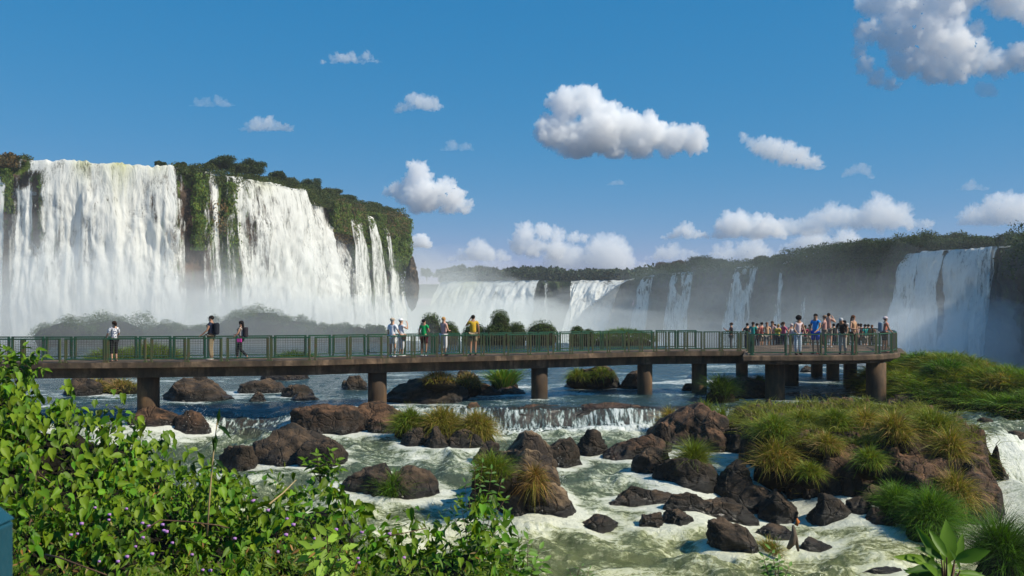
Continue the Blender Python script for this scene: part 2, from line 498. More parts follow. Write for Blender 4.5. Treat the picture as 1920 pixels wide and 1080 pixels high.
def cliff(name, lip, p0, p1, n, zb, mat, label, bulge, mossf, seed, rows=90, amp=1.6, undercut=None):
    px = np.linspace(p0, p1, n)
    X, Y = lip.at(px); nx, ny = lip.normal(px)
    v = np.linspace(0, 1, rows)[:, None]
    z = lip.z + 0 * X[None, :] - v * (lip.z - zb)
    base = np.stack([np.broadcast_to(X, z.shape), np.broadcast_to(Y, z.shape), z], -1).reshape(-1, 3)
    d = ridged(base * np.array([1, 1, .45]) / 9.0, 5, seed) * amp + fbm(base / 3.0, 5, seed + 7, .6) * amp * .7
    # horizontal ledges in the basalt
    d = d + np.round((np.sin(base[:, 2] * .9 + fbm(base / 14, 3, seed + 2) * 5)) * 1.0) * .35
    d = d.reshape(z.shape) + bulge(px[None, :], v)
    d = d * sstep(0, .05, v) 
    gx = X[None, :] + nx[None, :] * d; gy = Y[None, :] + ny[None, :] * d
    # plateau strip behind the edge
    back = []
    for k, (off, dz) in enumerate(((400, .6), (120, .5), (40, .3), (14, .15), (4, .05))):
        back.append(np.stack([X - nx * off, Y - ny * off + off * .3, np.full(n, lip.z + dz)], -1))
    Vt = np.concatenate([np.array(back), np.stack([gx, gy, z], -1)], 0)
    nr = Vt.shape[0]
    Vf = Vt.reshape(-1, 3)
    moss = np.concatenate([np.full((5, n), .8), mossf(px[None, :] + 0 * v, v + 0 * px[None, :])], 0).ravel()
    me = mesh_np(name, Vf, grid_faces(nr, n), {'moss': moss}, smooth=True)
    o = link(name, me, mat)
    return tag(o, label, kind='structure')

def gauss(x, c, w): return np.exp(-((x - c) / w) ** 2)
def bulgeL(px, v):
    b = 0 * px * v
    b = b + 3.5 * gauss(px, 425, 22) * sstep(.55, .75, v)                # green shoulder low between the falls
    b = b + 2.0 * gauss(px, 340, 18) * sstep(.6, .9, v)
    b = b - 9.0 * sstep(728, 756, px) * sstep(.28, .62, v)               # undercut tip of the cliff
    b = b + .6 * gauss(px, 60, 26) * sstep(.02, .1, v)                  # ledge under the top left outcrop
    return b
def mossL(px, v):
    r = .35 + .3 * gauss(px, 700, 70) * (1 - v * .6) + .55 * gauss(px, 420, 30) + .3 * gauss(px, 92, 14) * sstep(.0, .1, v)
    r = r + .35 * sstep(.55, .75, v) * gauss(px, 400, 60) - .35 * gauss(px, 625, 28) * sstep(.1, .2, v) * (1 - sstep(.5, .6, v)) - .3 * gauss(px, 372, 20) * gauss(v, .5, .15)
    return r + .35 * (1 - sstep(0, .12, v))
cliff('left_cliff', LL, -500, 757, 620, -9.5, M['cliff_left'], 'mossy brown basalt cliff behind the tall falls on the left', bulgeL, mossL, 3)
# the cliff turns away behind its tip
tipX, tipY = LL.at(768.)
n = 60
a = np.linspace(0, 1, n)
v = np.linspace(0, 1, 70)[:, None]
z = 26 - v * 35.5 + 0 * a[None, :]
ex = tipX + .8 * np.sin(a * 1.6)[None, :] - a[None, :] ** 2 * 60 - 9.0 * sstep(.28, .62, v)
ey = tipY + a[None, :] * 120 + 0 * v
b = np.stack([ex, ey, z], -1).reshape(-1, 3)
b[:, 0] += ridged(b / 8, 4, 9) * 1.4 * sstep(0, .1, np.broadcast_to(a[None, :], z.shape).ravel())
V = b.reshape(70, n, 3)
top = V[:1].copy(); top[..., 0] -= 200
me = mesh_np('cliff_side', np.concatenate([top, V], 0).reshape(-1, 3), grid_faces(71, n), {'moss': np.full(71 * n, .7)}, smooth=True)
tag(link('left_cliff_side', me, M['cliff_left']), 'shaded end wall of the left cliff turning away from view', kind='structure')

def bulgeR(px, v):
    b = 0 * px * v
    b = b + 14 * gauss(px, 1060, 26) * sstep(.15, .8, v) + 6 * sstep(1186, 1215, px) * (1 - sstep(1240, 1300, px)) * 0
    return b
def mossR(px, v): return .35 + .35 * (1 - sstep(.0, .25, v)) + 0 * px
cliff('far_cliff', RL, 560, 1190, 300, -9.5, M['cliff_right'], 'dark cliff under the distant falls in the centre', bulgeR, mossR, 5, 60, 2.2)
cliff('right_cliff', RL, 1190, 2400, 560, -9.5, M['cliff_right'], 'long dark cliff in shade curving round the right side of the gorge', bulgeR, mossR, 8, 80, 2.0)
# plateau land reaching the horizon
V = np.array([(-1400, 470, 13.4), (1400, 470, 13.4), (1400, 2900, 13.4), (-1400, 2900, 13.4)], float)
tag(link('plateau_land', mesh_np('plateau_land', V, np.array([[0, 1, 2, 3]])), M['forest']), 'flat forested land beyond the falls', kind='structure')

# ------------------------------------------------------------------ falling water
def fall_mat(name, tint, scale=1.0, dark=0.0):
    m, nt, out = mat_new(name)
    s1 = noise(nt, 1.1 * scale, 6, 0.65, stretch=(1, 1, 0.10), dist=0.4)
    s2 = noise(nt, 4.5 * scale, 5, 0.7, stretch=(1, 1, 0.07))
    blot = noise(nt, 0.35 * scale, 6, 0.62, stretch=(1, 1, 0.5), dist=0.8)
    fleck = noise(nt, 6.0 * scale, 3, 0.8, stretch=(1, 1, 0.45))
    s = math_(nt, 'ADD', math_(nt, 'MULTIPLY', s1, 0.32), math_(nt, 'MULTIPLY', s2, 0.22))
    s = math_(nt, 'ADD', s, math_(nt, 'MULTIPLY', blot, 0.32))
    s = math_(nt, 'ADD', s, math_(nt, 'MULTIPLY', fleck, 0.14))
    d = attr(nt, 'dens')
    # alpha: streaks part where the water is thin
    a = math_(nt, 'ADD', math_(nt, 'MULTIPLY', math_(nt, 'SUBTRACT', s, 0.5), 7.5), math_(nt, 'SUBTRACT', d, 0.18))
    al = ramp(nt, a, [(0.05, g3(0)), (0.8, g3(1))])
    c = ramp(nt, s, [(0.40, tuple(x * .72 for x in tint)), (0.5, tuple(x * .93 for x in tint)), (0.57, tuple(min(1, x * 1.06) for x in tint))])
    yl = math_(nt, 'MULTIPLY', attr(nt, 'lip_yellow'), ramp(nt, s1, [(0.4, g3(1)), (0.65, g3(0.35))]))
    c = mix_rgb(nt, yl, c, (0.60, 0.60, 0.22))  # yellowish tint of the water itself, mostly near the lip
    h = math_(nt, 'ADD', s, math_(nt, 'MULTIPLY', blot, 1.2))
    nb = bump(nt, h, 0.8, 0.5)
    p = principled(nt, None, c, 0.75, 0.15, normal=nb)
    tr = nt.nodes.new("ShaderNodeBsdfTransparent")
    tl = nt.nodes.new("ShaderNodeBsdfTranslucent"); tl.inputs[0].default_value = (*tint, 1)
    m1 = nt.nodes.new("ShaderNodeMixShader"); m1.inputs[0].default_value = 0.3
    nt.links.new(p.outputs[0], m1.inputs[1]); nt.links.new(tl.outputs[0], m1.inputs[2])
    m2 = nt.nodes.new("ShaderNodeMixShader")
    nt.links.new(al, m2.inputs[0]); nt.links.new(tr.outputs[0], m2.inputs[1]); nt.links.new(m1.outputs[0], m2.inputs[2])
    nt.links.new(m2.outputs[0], out.inputs['Surface'])
    return m
M['fall'] = fall_mat('white_water', (0.84, 0.84, 0.80))
M['fall_far'] = fall_mat('far_white_water', (0.82, 0.83, 0.80), 0.45)

def fall(lip, p0, p1, label, dens=1.0, throw=2.2, spread=0.0, zb=-9.0, ztop=None, edge=6, mat=None, amp=.9, glow=None, seed=1, res=2.2, pull=0.4, densf=None, base_off=0.0, vlen=1.0, sway=0.0):
    n = max(10, int((p1 - p0) / res)); rows = 90
    u = np.linspace(0, 1, n)[None, :]; v = np.linspace(0, 1, rows)[:, None]
    px0 = p0 + (p1 - p0) * u + 0 * v
    px = px0 + spread * (u - 0.5) * 2 * sstep(0, 1, v) * 0.5 + sway * v
    X, Y = lip.at(px.ravel()); nx, ny = lip.normal(px.ravel())
    X = X.reshape(px.shape); Y = Y.reshape(px.shape); nx = nx.reshape(px.shape); ny = ny.reshape(px.shape)
    zt = lip.z if ztop is None else ztop
    lipn = .55 * fbm(np.stack([px0[0] / 9.0, 0 * px0[0] + seed, 0 * px0[0]], -1), 4, seed)[None, :]
    Z = zt - (zt - zb) * v * vlen + 0 * u + lipn * (1 - sstep(0, .15, v))
    d = pull + throw * np.sqrt(v) + base_off * v + 0 * u
    base = np.stack([X, Y, Z], -1).reshape(-1, 3)
    k = amp * sstep(0, .25, v)
    ns = (1.7 * fbm(base * np.array([1, 1, .36]) / 4.2, 4, seed) + .45 * fbm(base * np.array([1, 1, .07]) / 1.0, 3, seed + 5) + .25 * fbm(base * np.array([1, 1, .5]) / 1.5, 3, seed + 8)).reshape(px.shape)
    d = d + ns * k
    # the water rounds over the edge
    r0 = np.stack([X[0] - nx[0] * 3.0, Y[0] - ny[0] * 3.0, Z[0] + .05], -1)
    r1 = np.stack([X[0] - nx[0] * .6, Y[0] - ny[0] * .6, Z[0] + .12 + .1 * ns[4]], -1)
    G = np.stack([X + nx * d, Y + ny * d, Z + 0.35 * (1 - sstep(0, .03, v)) * (ns * .5)], -1)
    G = np.concatenate([r0[None], r1[None], G], 0)
    ed = np.minimum(px0 - p0, p1 - px0)
    dn = dens * sstep(0, edge, ed + ns * edge * .8 * sstep(0, .1, v)) + .12 * v
    if densf is not None: dn = dn + densf(px0, v + 0 * px0)
    dn = dn - .8 * (1 - sstep(0, edge * .5, ed))
    dn = np.concatenate([dn[:1], dn[:1], dn], 0)
    gl = (glow(px0, v) if glow is not None else 0 * px0) + 0 * px0
    gl = np.concatenate([gl[:1], gl[:1], gl], 0)
    me = mesh_np('waterfall', G.reshape(-1, 3), grid_faces(rows + 2, n), {'dens': dn.ravel(), 'lip_yellow': np.clip(gl, 0, 1).ravel()}, smooth=True)
    o = link('waterfall', me, mat or M['fall'])
    return tag(o, label, kind='structure')

def yellowA(px, v): return (1.2 * gauss(px, 222, 22) * np.exp(-v * 14) + .75 * gauss(px, 160, 18) * np.exp(-v * 18) + .35 * gauss(px, 290, 25) * np.exp(-v * 20))
def densA(px, v):
    d = -1.25 * gauss(px, 84, 10) * sstep(.03, .08, v) * (1 - sstep(.38, .46, v))      # moss strip shows
    d = d - 1.3 * gauss(px, 58, 14) * (1 - sstep(.10, .16, v))
    d = d - .45 * gauss(px, 118, 10) * gauss(v, .42, .16) - .28 * gauss(px, 318, 20) * gauss(v, .42, .3) - .30 * gauss(px, 178, 13) * gauss(v, .45, .2)
    d = d - .3 * gauss(px, 248, 8) * gauss(v, .62, .12) - .35 * gauss(px, 100, 22) * gauss(v, .62, .2)
    return d
fall(LL, 44, 322, 'broad white curtain of the nearest falls at far left', 1.12, 2.6, 8, densf=densA, glow=yellowA, seed=2, amp=1.3, pull=2.2)
fall(LL, 22, 92, 'thin veil of falling water on dark rock left of the broad curtain', .62, 1.2, 0, ztop=22.0, seed=3, amp=.7)
fall(LL, -260, 30, 'white falls cut by the left edge of the view', 1.15, 2.6, 10, ztop=23.2, seed=4, amp=1.1, pull=3.0)
fall(LL, 312, 338, 'ragged thin trickles at the right side of the broad curtain', .35, 1.4, 6, seed=5, amp=.5)
fall(LL, 352, 392, 'narrow white streams falling between mossy rocks', .50, 1.6, 10, seed=6, amp=.5, densf=lambda px, v: .55 * gauss(px, 378, 5) - .25, pull=2.0)
fall(LL, 398, 420, 'two thread-like trickles beside the green mossy rock', .20, 1.8, 4, seed=7, amp=.3, pull=2.2)
def densB(px, v): return -.65 * gauss(px, 447, 7) * (1 - sstep(.25, .6, v)) - .4 * gauss(px, 462, 8) * gauss(v, .25, .3) - .35 * gauss(px, 436, 8)
fall(LL, 414, 560, 'second broad white curtain with a slanting outer edge', 1.1, 3.0, 0, densf=densB, seed=8, amp=1.5, edge=9, pull=1.8,
     glow=lambda px, v: .5 * gauss(px, 475, 20) * np.exp(-v * 25))
# the outer part of the curtain lands farther right the lower it gets
fall(LL, 520, 600, 'outer flank of the second white curtain spreading to the right', 1.0, 5.5, 10, ztop=24.5, seed=9, amp=1.7, sway=42, edge=12)
fall(LL, 585, 640, 'loose spray torn from the flank of the second curtain', .42, 6.0, 20, ztop=17.5, seed=10, amp=1.8, sway=28, edge=16)
fall(LL, 630, 658, 'slim stream on the cliff right of the second curtain', .80, 2.4, 30, ztop=22.5, seed=11, amp=.6, edge=5, sway=10, pull=2.6)
fall(LL, 664, 682, 'short slim stream, second on the vegetated cliff', .85, 2.8, 34, ztop=24.0, seed=12, amp=.6, edge=5, sway=14, pull=2.6)
fall(LL, 680, 694, 'thin stream between its neighbours on the vegetated cliff', .70, 2.2, 24, ztop=20.0, seed=17, amp=.5, edge=5, sway=6, pull=2.4)
fall(LL, 698, 712, 'white stream nearest the tip of the left cliff', .95, 3.0, 40, ztop=21.5, seed=13, amp=.7, edge=5, sway=16, pull=2.6)
fall(LL, 741, 760, 'small hazy fall beneath the overhanging cliff tip', .95, 2.0, 26, ztop=10.5, seed=14, amp=.8, edge=6, sway=4, pull=-1.0)

def densC(px, v): return -.5 * gauss(px, 945, 6) * gauss(v, .35, .2) - .3 * gauss(px, 985, 6) * gauss(v, .5, .3)
fall(RL, 700, 1014, 'wide distant white falls in the centre of the gorge', 1.15, 9, 0, mat=M['fall_far'], seed=21, amp=2.2, edge=5, res=1.6, densf=densC, base_off=10,
     glow=lambda px, v: 1.0 * gauss(px, 885, 26) * np.exp(-v * 2.4) + .6 * gauss(px, 830, 30) * gauss(v, .6, .35))
fall(RL, 1020, 1029, 'thin distant thread on the dark rock in the centre', .7, 5, 3, mat=M['fall_far'], seed=22, amp=.8, edge=3, res=1)
fall(RL, 1048, 1064, 'small slanting distant trickle on the dark rock', .75, 12, 2, ztop=6.0, mat=M['fall_far'], seed=23, amp=.8, edge=3, res=1)
fall(RL, 1068, 1198, 'distant white falls tumbling over a mound right of the dark rock', 1.15, 14, 0, mat=M['fall_far'], seed=24, amp=2.6, edge=5, res=1.4, base_off=16, sway=-14)
for p0, p1, zt, dn, lab, sw in ((1206, 1234, 13.5, .95, 'hazy white stream where the right cliff begins', -8),
                      (1262, 1310, 13.6, .85, 'pair of misty streams on the shaded right cliff', -3),
                      (1382, 1413, 13.8, .8, 'left of two close streams midway along the right cliff', -8),
                      (1410, 1432, 13.6, .55, 'right of two close streams midway along the right cliff', -10),
                      (1472, 1483, 14.0, .85, 'single slender stream alone on the shaded cliff', -2),
                      (1521, 1531, 9.5, .30, 'faintest broken trickle on the shaded cliff', 0)):
    fall(RL, p0, p1, lab, dn, 3, 7, ztop=zt, mat=M['fall'], seed=int(p0) % 50 + 30, amp=.8, edge=4, res=1.2, sway=sw)
fall(RL, 1704, 1742, 'left strand of the tall falls at the right', 1.10, 3, 26, ztop=13.7, seed=41, amp=1.1, edge=6, sway=-18, pull=1.6)
fall(RL, 1736, 1788, 'second strand of the tall falls at the right', 1.15, 3, 10, ztop=14.0, seed=42, amp=1.1, edge=6, sway=-6, pull=1.8)
fall(RL, 1786, 1858, 'third and broadest strand of the tall falls at the right', 1.15, 3, 12, ztop=14.0, seed=43, amp=1.2, edge=6, sway=-6, pull=1.6)
fall(RL, 1848, 1900, 'rightmost strand of the tall falls, shaded by the corner', 1.10, 3, 8, ztop=14.1, seed=44, amp=1.2, edge=6, sway=-10, pull=1.8)

# ------------------------------------------------------------------ foliage scatter
def rand_rot(n, r=rng, up_bias=0.0):
    """n random orthonormal frames (columns: side, tip, normal)."""
    nrm = r.normal(size=(n, 3)); nrm[:, 2] = nrm[:, 2] + up_bias
    nrm /= np.linalg.norm(nrm, axis=1)[:, None]
    t = r.normal(size=(n, 3)); t -= nrm * (t * nrm).sum(1)[:, None]
    t /= np.linalg.norm(t, axis=1)[:, None]
    return np.stack([np.cross(t, nrm), t, nrm], -1)
def scatter_mesh(name, TV, TF, pos, rot, scale, tint):
    n, k = len(pos), len(TV)
    V = np.einsum('nij,kj->nki', rot, TV) * scale[:, None, None] + pos[:, None, :]
    Fs = [(f[None] + (np.arange(n) * k)[:, None, None]).reshape(-1, f.shape[1]) for f in (TF if isinstance(TF, list) else [TF])]
    return mesh_np(name, V.reshape(-1, 3), Fs, {'tint': np.repeat(tint, k, 0)})
# a folded little leaf clump: two diamonds in one
CARD_V = np.array([(0, 0, 0), (.34, .5, .10), (0, 1, 0), (-.34, .5, .10)], float)
CARD_F = np.array([[0, 1, 2], [0, 2, 3]])
def tints(n, base, var=.35, warm=.25, r=rng):
    b = np.array(base)[None] * (1 + var * r.normal(size=(n, 1))).clip(.35, 2.0)
    w = r.uniform(-warm, warm, size=(n, 1))
    b = b * np.concatenate([1 + w, 1 + 0 * w, 1 - w], 1)
    return b.clip(.003, .9)

def crown_points(r, blobs, n, rmax=1.18):
    """Points near the surfaces of several ellipsoids (cx,cy,cz,rx,ry,rz)."""
    w = np.array([b[3] * b[5] for b in blobs]); w = w / w.sum()
    idx = r.choice(len(blobs), n, p=w)
    B = np.array(blobs)[idx]
    d = r.normal(size=(n, 3)); d /= np.linalg.norm(d, axis=1)[:, None]
    rad = r.uniform(.35, rmax, size=(n, 1))
    return B[:, :3] + d * rad * B[:, 3:6], d

def make_tree(name, H, W, seed, nleaf, leaf, base, label, cat, loc, trunk=True, group=None, flat=1.0):
    r = np.random.default_rng(seed)
    root = empty(name, loc)
    tag(root, label, cat, group)
    blobs = []
    nb = 16 if trunk else 7
    for k in range(nb):
        a = r.uniform(0, 2 * math.pi); rr = W * .5 * math.sqrt(r.uniform(0, .55))
        h = H * (r.uniform(.50, .86) if trunk else r.uniform(.25, .6))
        s = W * r.uniform(.11, .23)
        blobs.append((rr * math.cos(a), rr * math.sin(a), h, s, s, s * .62 * flat))
    pos, d = crown_points(r, blobs, nleaf)
    keep = pos[:, 2] > H * .08
    pos, d = pos[keep], d[keep]
    # clumps: brightness drifts with the clump the leaf is in
    cl = (1 + .35 * fbm(pos / (W * .18), 2, seed % 40))[:, None]
    T = tints(len(pos), base, .28, .22, r) * cl
    me = scatter_mesh('crown', CARD_V, CARD_F, pos, rand_rot(len(pos), r, .8), leaf * r.uniform(.6, 1.3, len(pos)), T)
    link('crown', me, M['foliage'], root)
    if trunk:
        V, Fq = [], []
        def limb(p0, p1, r0, r1, k=6):
            p0, p1 = Vector(p0), Vector(p1); ax = (p1 - p0).normalized()
            s = ax.orthogonal().normalized(); t = ax.cross(s); i0 = len(V)
            for p, rr in ((p0, r0), ((p0 + p1) / 2 + s * r0 * .4, (r0 + r1) / 2), (p1, r1)):
                for q in range(k):
                    an = 2 * math.pi * q / k
                    V.append(p + (s * math.cos(an) + t * math.sin(an)) * rr)
            for a_ in range(2):
                for q in range(k):
                    Fq.append((i0 + a_ * k + q, i0 + a_ * k + (q + 1) % k, i0 + (a_ + 1) * k + (q + 1) % k, i0 + (a_ + 1) * k + q))
        limb((0, 0, -.5), (0, 0, H * .5), W * .035, W * .022)
        for b in blobs[:7]:
            limb((0, 0, H * .38), b[:3], W * .018, W * .006, 5)
        link('trunk', mesh_np('trunk', np.array([tuple(q) for q in V]), np.array(Fq)), M['bark'], root)
    return root
def copy_tree(root, loc, rz=0.0, s=1.0, label=None):
    c = root.copy(); col.objects.link(c)
    c.location = loc; c.rotation_euler = (0, 0, rz); c.scale = (s, s, s)
    if label: c['label'] = label
    for ch in root.children:
        k = ch.copy(); k.parent = c; col.objects.link(k)
    return c

# trees standing on the left cliff top
tree_spots = [  # px, top y, width px, kind
 (432, 291, 62, 'flat-crowned dark tree, tallest and leftmost on the left cliff'),
 (470, 304, 44, 'bushy tree between the two tallest on the left cliff'),
 (508, 299, 58, 'round-crowned dark tree second in height on the left cliff'),
 (535, 322, 40, 'low tree on the slope right of the round-crowned one'),
 (572, 334, 52, 'broad low tree midway along the left cliff top'),
 (619, 331, 46, 'dark domed tree over the brown bare rock of the left cliff'),
 (598, 348, 50, 'paler bush-like tree in front of the dark domed one'),
 (650, 352, 44, 'small leaning tree right of the dark domed one'),
 (682, 365, 42, 'small dark tree near the slim streams'),
 (712, 381, 34, 'shrubby small tree above the stream nearest the tip'),
 (740, 391, 34, 'low rounded tree close to the cliff tip'),
 (340, 305, 22, 'small tuft-like tree at the right end of the broad curtain'),
 (356, 308, 20, 'brownish low bush tree beside the tuft-like one'),
]
for i, (px, yt, wpx, lab) in enumerate(tree_spots):
    X, Y = LL.at(float(px)); nx, ny = LL.normal(float(px))
    off = 2.2 + (i % 3) * 1.2
    X = float(X - nx * off); Y = float(Y - ny * off)
    H = (HY - yt) * Y / F + CZ - 26.0
    W = wpx * Y / F
    make_tree('cliff_tree', max(H, 1.6), W, 300 + i, int(4500 + W * 500), .26, (0.045, 0.068, 0.018) if i % 3 != 1 else (0.062, 0.078, 0.02), lab, 'tree', (X, Y, 26.0), group='trees on top of the left cliff', flat=.75 if i == 0 else 1.0)

# shrubs and hanging growth covering the cliff tops and faces (nobody could count it)
def growth(name, label, lip, spans, zfun, n, leaf, base, seed, depth=3.0, droop=False, out_=1.0):
    r = np.random.default_rng(seed)
    ps = []
    w = np.array([s[1] - s[0] for s in spans], float) * np.array([s[4] for s in spans]); w /= w.sum()
    idx = r.choice(len(spans), n, p=w)
    S = np.array([s[:4] for s in spans])[idx]
    px = S[:, 0] + (S[:, 1] - S[:, 0]) * r.uniform(size=n)
    zt = S[:, 2] + (S[:, 3] - S[:, 2]) * r.uniform(size=n)      # heights over the lip
    X, Y = lip.at(px); nx, ny = lip.normal(px)
    q = np.stack([X, Y, zt], -1)
    lump = fbm(q / 3.0, 4, seed)
    d = r.uniform(-depth, out_, n) + lump * 1.6 + np.where(zt < 0, out_ + .6, 0)
    z = lip.z + zt + np.where(zt > -.5, lump * 1.3, 0)
    keep = fbm(q / 2.0, 3, seed + 4) > -.25
    pos = np.stack([X + nx * d, Y + ny * d, z], -1)[keep]
    T = tints(len(pos), base, .3, .3, r) * (1 + .5 * fbm(pos / 4.0, 3, seed + 9))[:, None]
    rot = rand_rot(len(pos), r, .5)
    if droop:
        nrm = np.stack([nx[keep], ny[keep], np.zeros(keep.sum())], -1) + r.normal(size=(keep.sum(), 3)) * .4
        nrm /= np.linalg.norm(nrm, axis=1)[:, None]
        t = np.array([0, 0, -1.0])[None] + r.normal(size=nrm.shape) * .35
        t -= nrm * (t * nrm).sum(1)[:, None]; t /= np.linalg.norm(t, axis=1)[:, None]
        rot = np.stack([np.cross(t, nrm), t, nrm], -1)
    me = scatter_mesh(name, CARD_V, CARD_F, pos, rot, leaf * r.uniform(.5, 1.4, len(pos)), T.clip(.003, .5))
    return tag(link(name, me, M['foliage']), label, kind='stuff')
growth('cliff_shrubs', 'dense green shrubs along the top of the left cliff', LL,
       [(326, 375, -1.0, 1.0, 1.2), (375, 440, -2.0, 1.2, 1.0), (440, 560, -.2, 1.3, 1.0), (560, 754, -2.5, 1.3, 1.8), (-30, 50, -.4, .9, .6),], None, 90000, .26, (0.062, 0.082, 0.02), 61)
growth('hanging_plants', 'grass and moss hanging down the face of the left cliff', LL,
       [(340, 366, -13, -.5, .5), (404, 424, -33, -1, .9), (640, 754, -14, -1, 1.3), (600, 640, -7, -.5, .8), (722, 752, -20, -8, .5), (20, 34, -8, -1.5, .6), (86, 100, -12, -2.5, .35), (655, 668, -26, -8, .4), (690, 700, -18, -6, .4)], None, 80000, .36, (0.085, 0.130, 0.016), 62, depth=.3, droop=True, out_=1.3)
growth('dry_plants', 'brown dried growth hanging on the left cliff', LL,
       [(600, 660, -9, 0, 1.0), (700, 745, -6, 0, .7), (-10, 50, -1, 1.0, .6), (372, 400, -10, -4, .4)], None, 7000, .34, (0.12, 0.085, 0.035), 63, depth=.3, droop=True, out_=1.5)
growth('plateau_growth', 'low dark trees and bushes covering the top of the right cliff', RL,
       [(1188, 1330, -1.5, 3.0, .9), (1330, 1480, -1.0, 1.6, .8), (1470, 1720, -2.5, 3.0, 1.6), (1660, 1905, .2, 2.4, .9), (1895, 2150, -6, 3.5, .6)], None, 120000, .38, (0.036, 0.060, 0.016), 64, depth=9)
growth('far_forest', 'dark belt of forest along the plateau behind the centre falls', RL,
       [(640, 1200, .3, 4.6, 1.0)], None, 26000, 1.5, (0.032, 0.050, 0.020), 65, depth=22)
# hanging boulder under the tip of the cliff
# skyline trees over the centre falls and the right cliff
proto = []
for i in range(3):
    proto.append(make_tree('skyline_tree', 6.5, 7.5, 400 + i, 900, 1.1, (0.030, 0.047, 0.018), 'dark distant tree rising from the forest belt behind the centre falls', 'tree', (0, 0, 0), group='skyline trees behind the centre falls'))
ORD = ('leftmost', 'second', 'third', 'fourth', 'fifth', 'sixth', 'seventh', 'eighth', 'ninth', 'tenth', 'eleventh')
SKL = [ORD[i] + (' skyline tree' if i == 0 else ' skyline tree from the left') + ' over the wide centre falls' for i in range(11)] + \
      [('rightmost' if i == 0 else ORD[i] + ' from the right') + ' of the skyline trees toward the right plateau' for i in range(9, -1, -1)]
sk = [(800, 505), (822, 508), (843, 503), (862, 499), (884, 504), (903, 500), (921, 503), (938, 507), (955, 503), (972, 502), (989, 501), (1012, 501), (1035, 502), (1052, 505), (1070, 512), (1092, 514), (1112, 512), (1132, 514), (1152, 516), (1168, 513), (1184, 508)]
for i, (px, yt) in enumerate(sk):
    Yt = 428.0 + (i * 37 % 11)
    H = CZ + (HY - yt) * Yt / F - 14.2
    o = proto[i] if i < 3 else copy_tree(proto[i % 3], (0, 0, 0))
    o.location = (PX(px, Yt), Yt, 14.2); o.rotation_euler = (0, 0, i * 1.3)
    s = H / 6.0; o.scale = (s * .9, s * .9, s)
    o['label'] = SKL[i]
rt = [(1222, 493, 30, 'squat reddish-brown bushy tree at the left end of the right cliff', (0.09, 0.05, 0.035)),
      (1250, 490, 36, 'second low brownish tree near the left end of the right cliff', (0.075, 0.05, 0.03)),
      (1292, 482, 52, 'domed tree standing highest near the left end of the right cliff', (0.035, 0.055, 0.02)),
      (1325, 488, 36, 'low dome tree just right of the highest one on the right cliff', (0.035, 0.055, 0.02)),
      (1400, 484, 40, 'rounded tree above the two close streams', (0.04, 0.06, 0.02)),
      (1440, 484, 36, 'flat low tree right of the two close streams', (0.035, 0.055, 0.02)),
      (1540, 462, 60, 'wide low tree above the faintest trickle', (0.035, 0.055, 0.02)),
      (1610, 452, 70, 'wide domed tree on the slope left of the tall right falls', (0.04, 0.062, 0.018)),
      (1690, 442, 90, 'widest dome of foliage beside the tall right falls', (0.04, 0.065, 0.018)),
      (1740, 442, 70, 'domed tree directly over the left strand of the right falls', (0.045, 0.07, 0.018)),
      (1800, 450, 60, 'low tree over the broadest strand of the right falls', (0.045, 0.07, 0.018)),
      (1888, 436, 60, 'bushy tree over the corner at the far right', (0.04, 0.065, 0.018)),
      (1918, 440, 46, 'dark bush tree cut by the right edge', (0.035, 0.055, 0.016))]
for i, (px, yt, wpx, lab, colr) in enumerate(rt):
    X, Y = RL.at(float(px)); nx, ny = RL.normal(float(px))
    off = 4 if px < 1700 else 7
    X = float(X - nx * off); Y = float(Y - ny * off)
    H = CZ + (HY - yt) * Y / F - 14.0
    W = wpx * Y / F
    make_tree('plateau_tree', max(H, 2), W, 430 + i, 6000, .38, colr, lab, 'tree', (X, Y, 14.0), group='trees on the right plateau', flat=1.3)
# ------------------------------------------------------------------ air: thin haze and the spray of the falls
def vol_mat(name, density, color=(0.93, 0.96, 1.0), ani=0.15):
    m, nt, out = mat_new(name)
    v = nt.nodes.new("ShaderNodeVolumePrincipled")
    v.inputs['Color'].default_value = (*color, 1)
    v.inputs['Density'].default_value = density
    v.inputs['Anisotropy'].default_value = ani
    nt.links.new(v.outputs[0], out.inputs['Volume'])
    return m
V = np.array([(x, y, z) for z in (-10.6, 42.0) for (x, y) in ((-1550, -80), (1550, -80), (1550, 3050), (-1550, 3050))], float)
hz = link('haze', mesh_np('haze', V, np.array([[3, 2, 1, 0], [4, 5, 6, 7], [0, 1, 5, 4], [1, 2, 6, 5], [2, 3, 7, 6], [3, 0, 4, 7]])), vol_mat('haze', HAZE))
tag(hz, 'thin pale haze in the air over the whole gorge', kind='stuff')

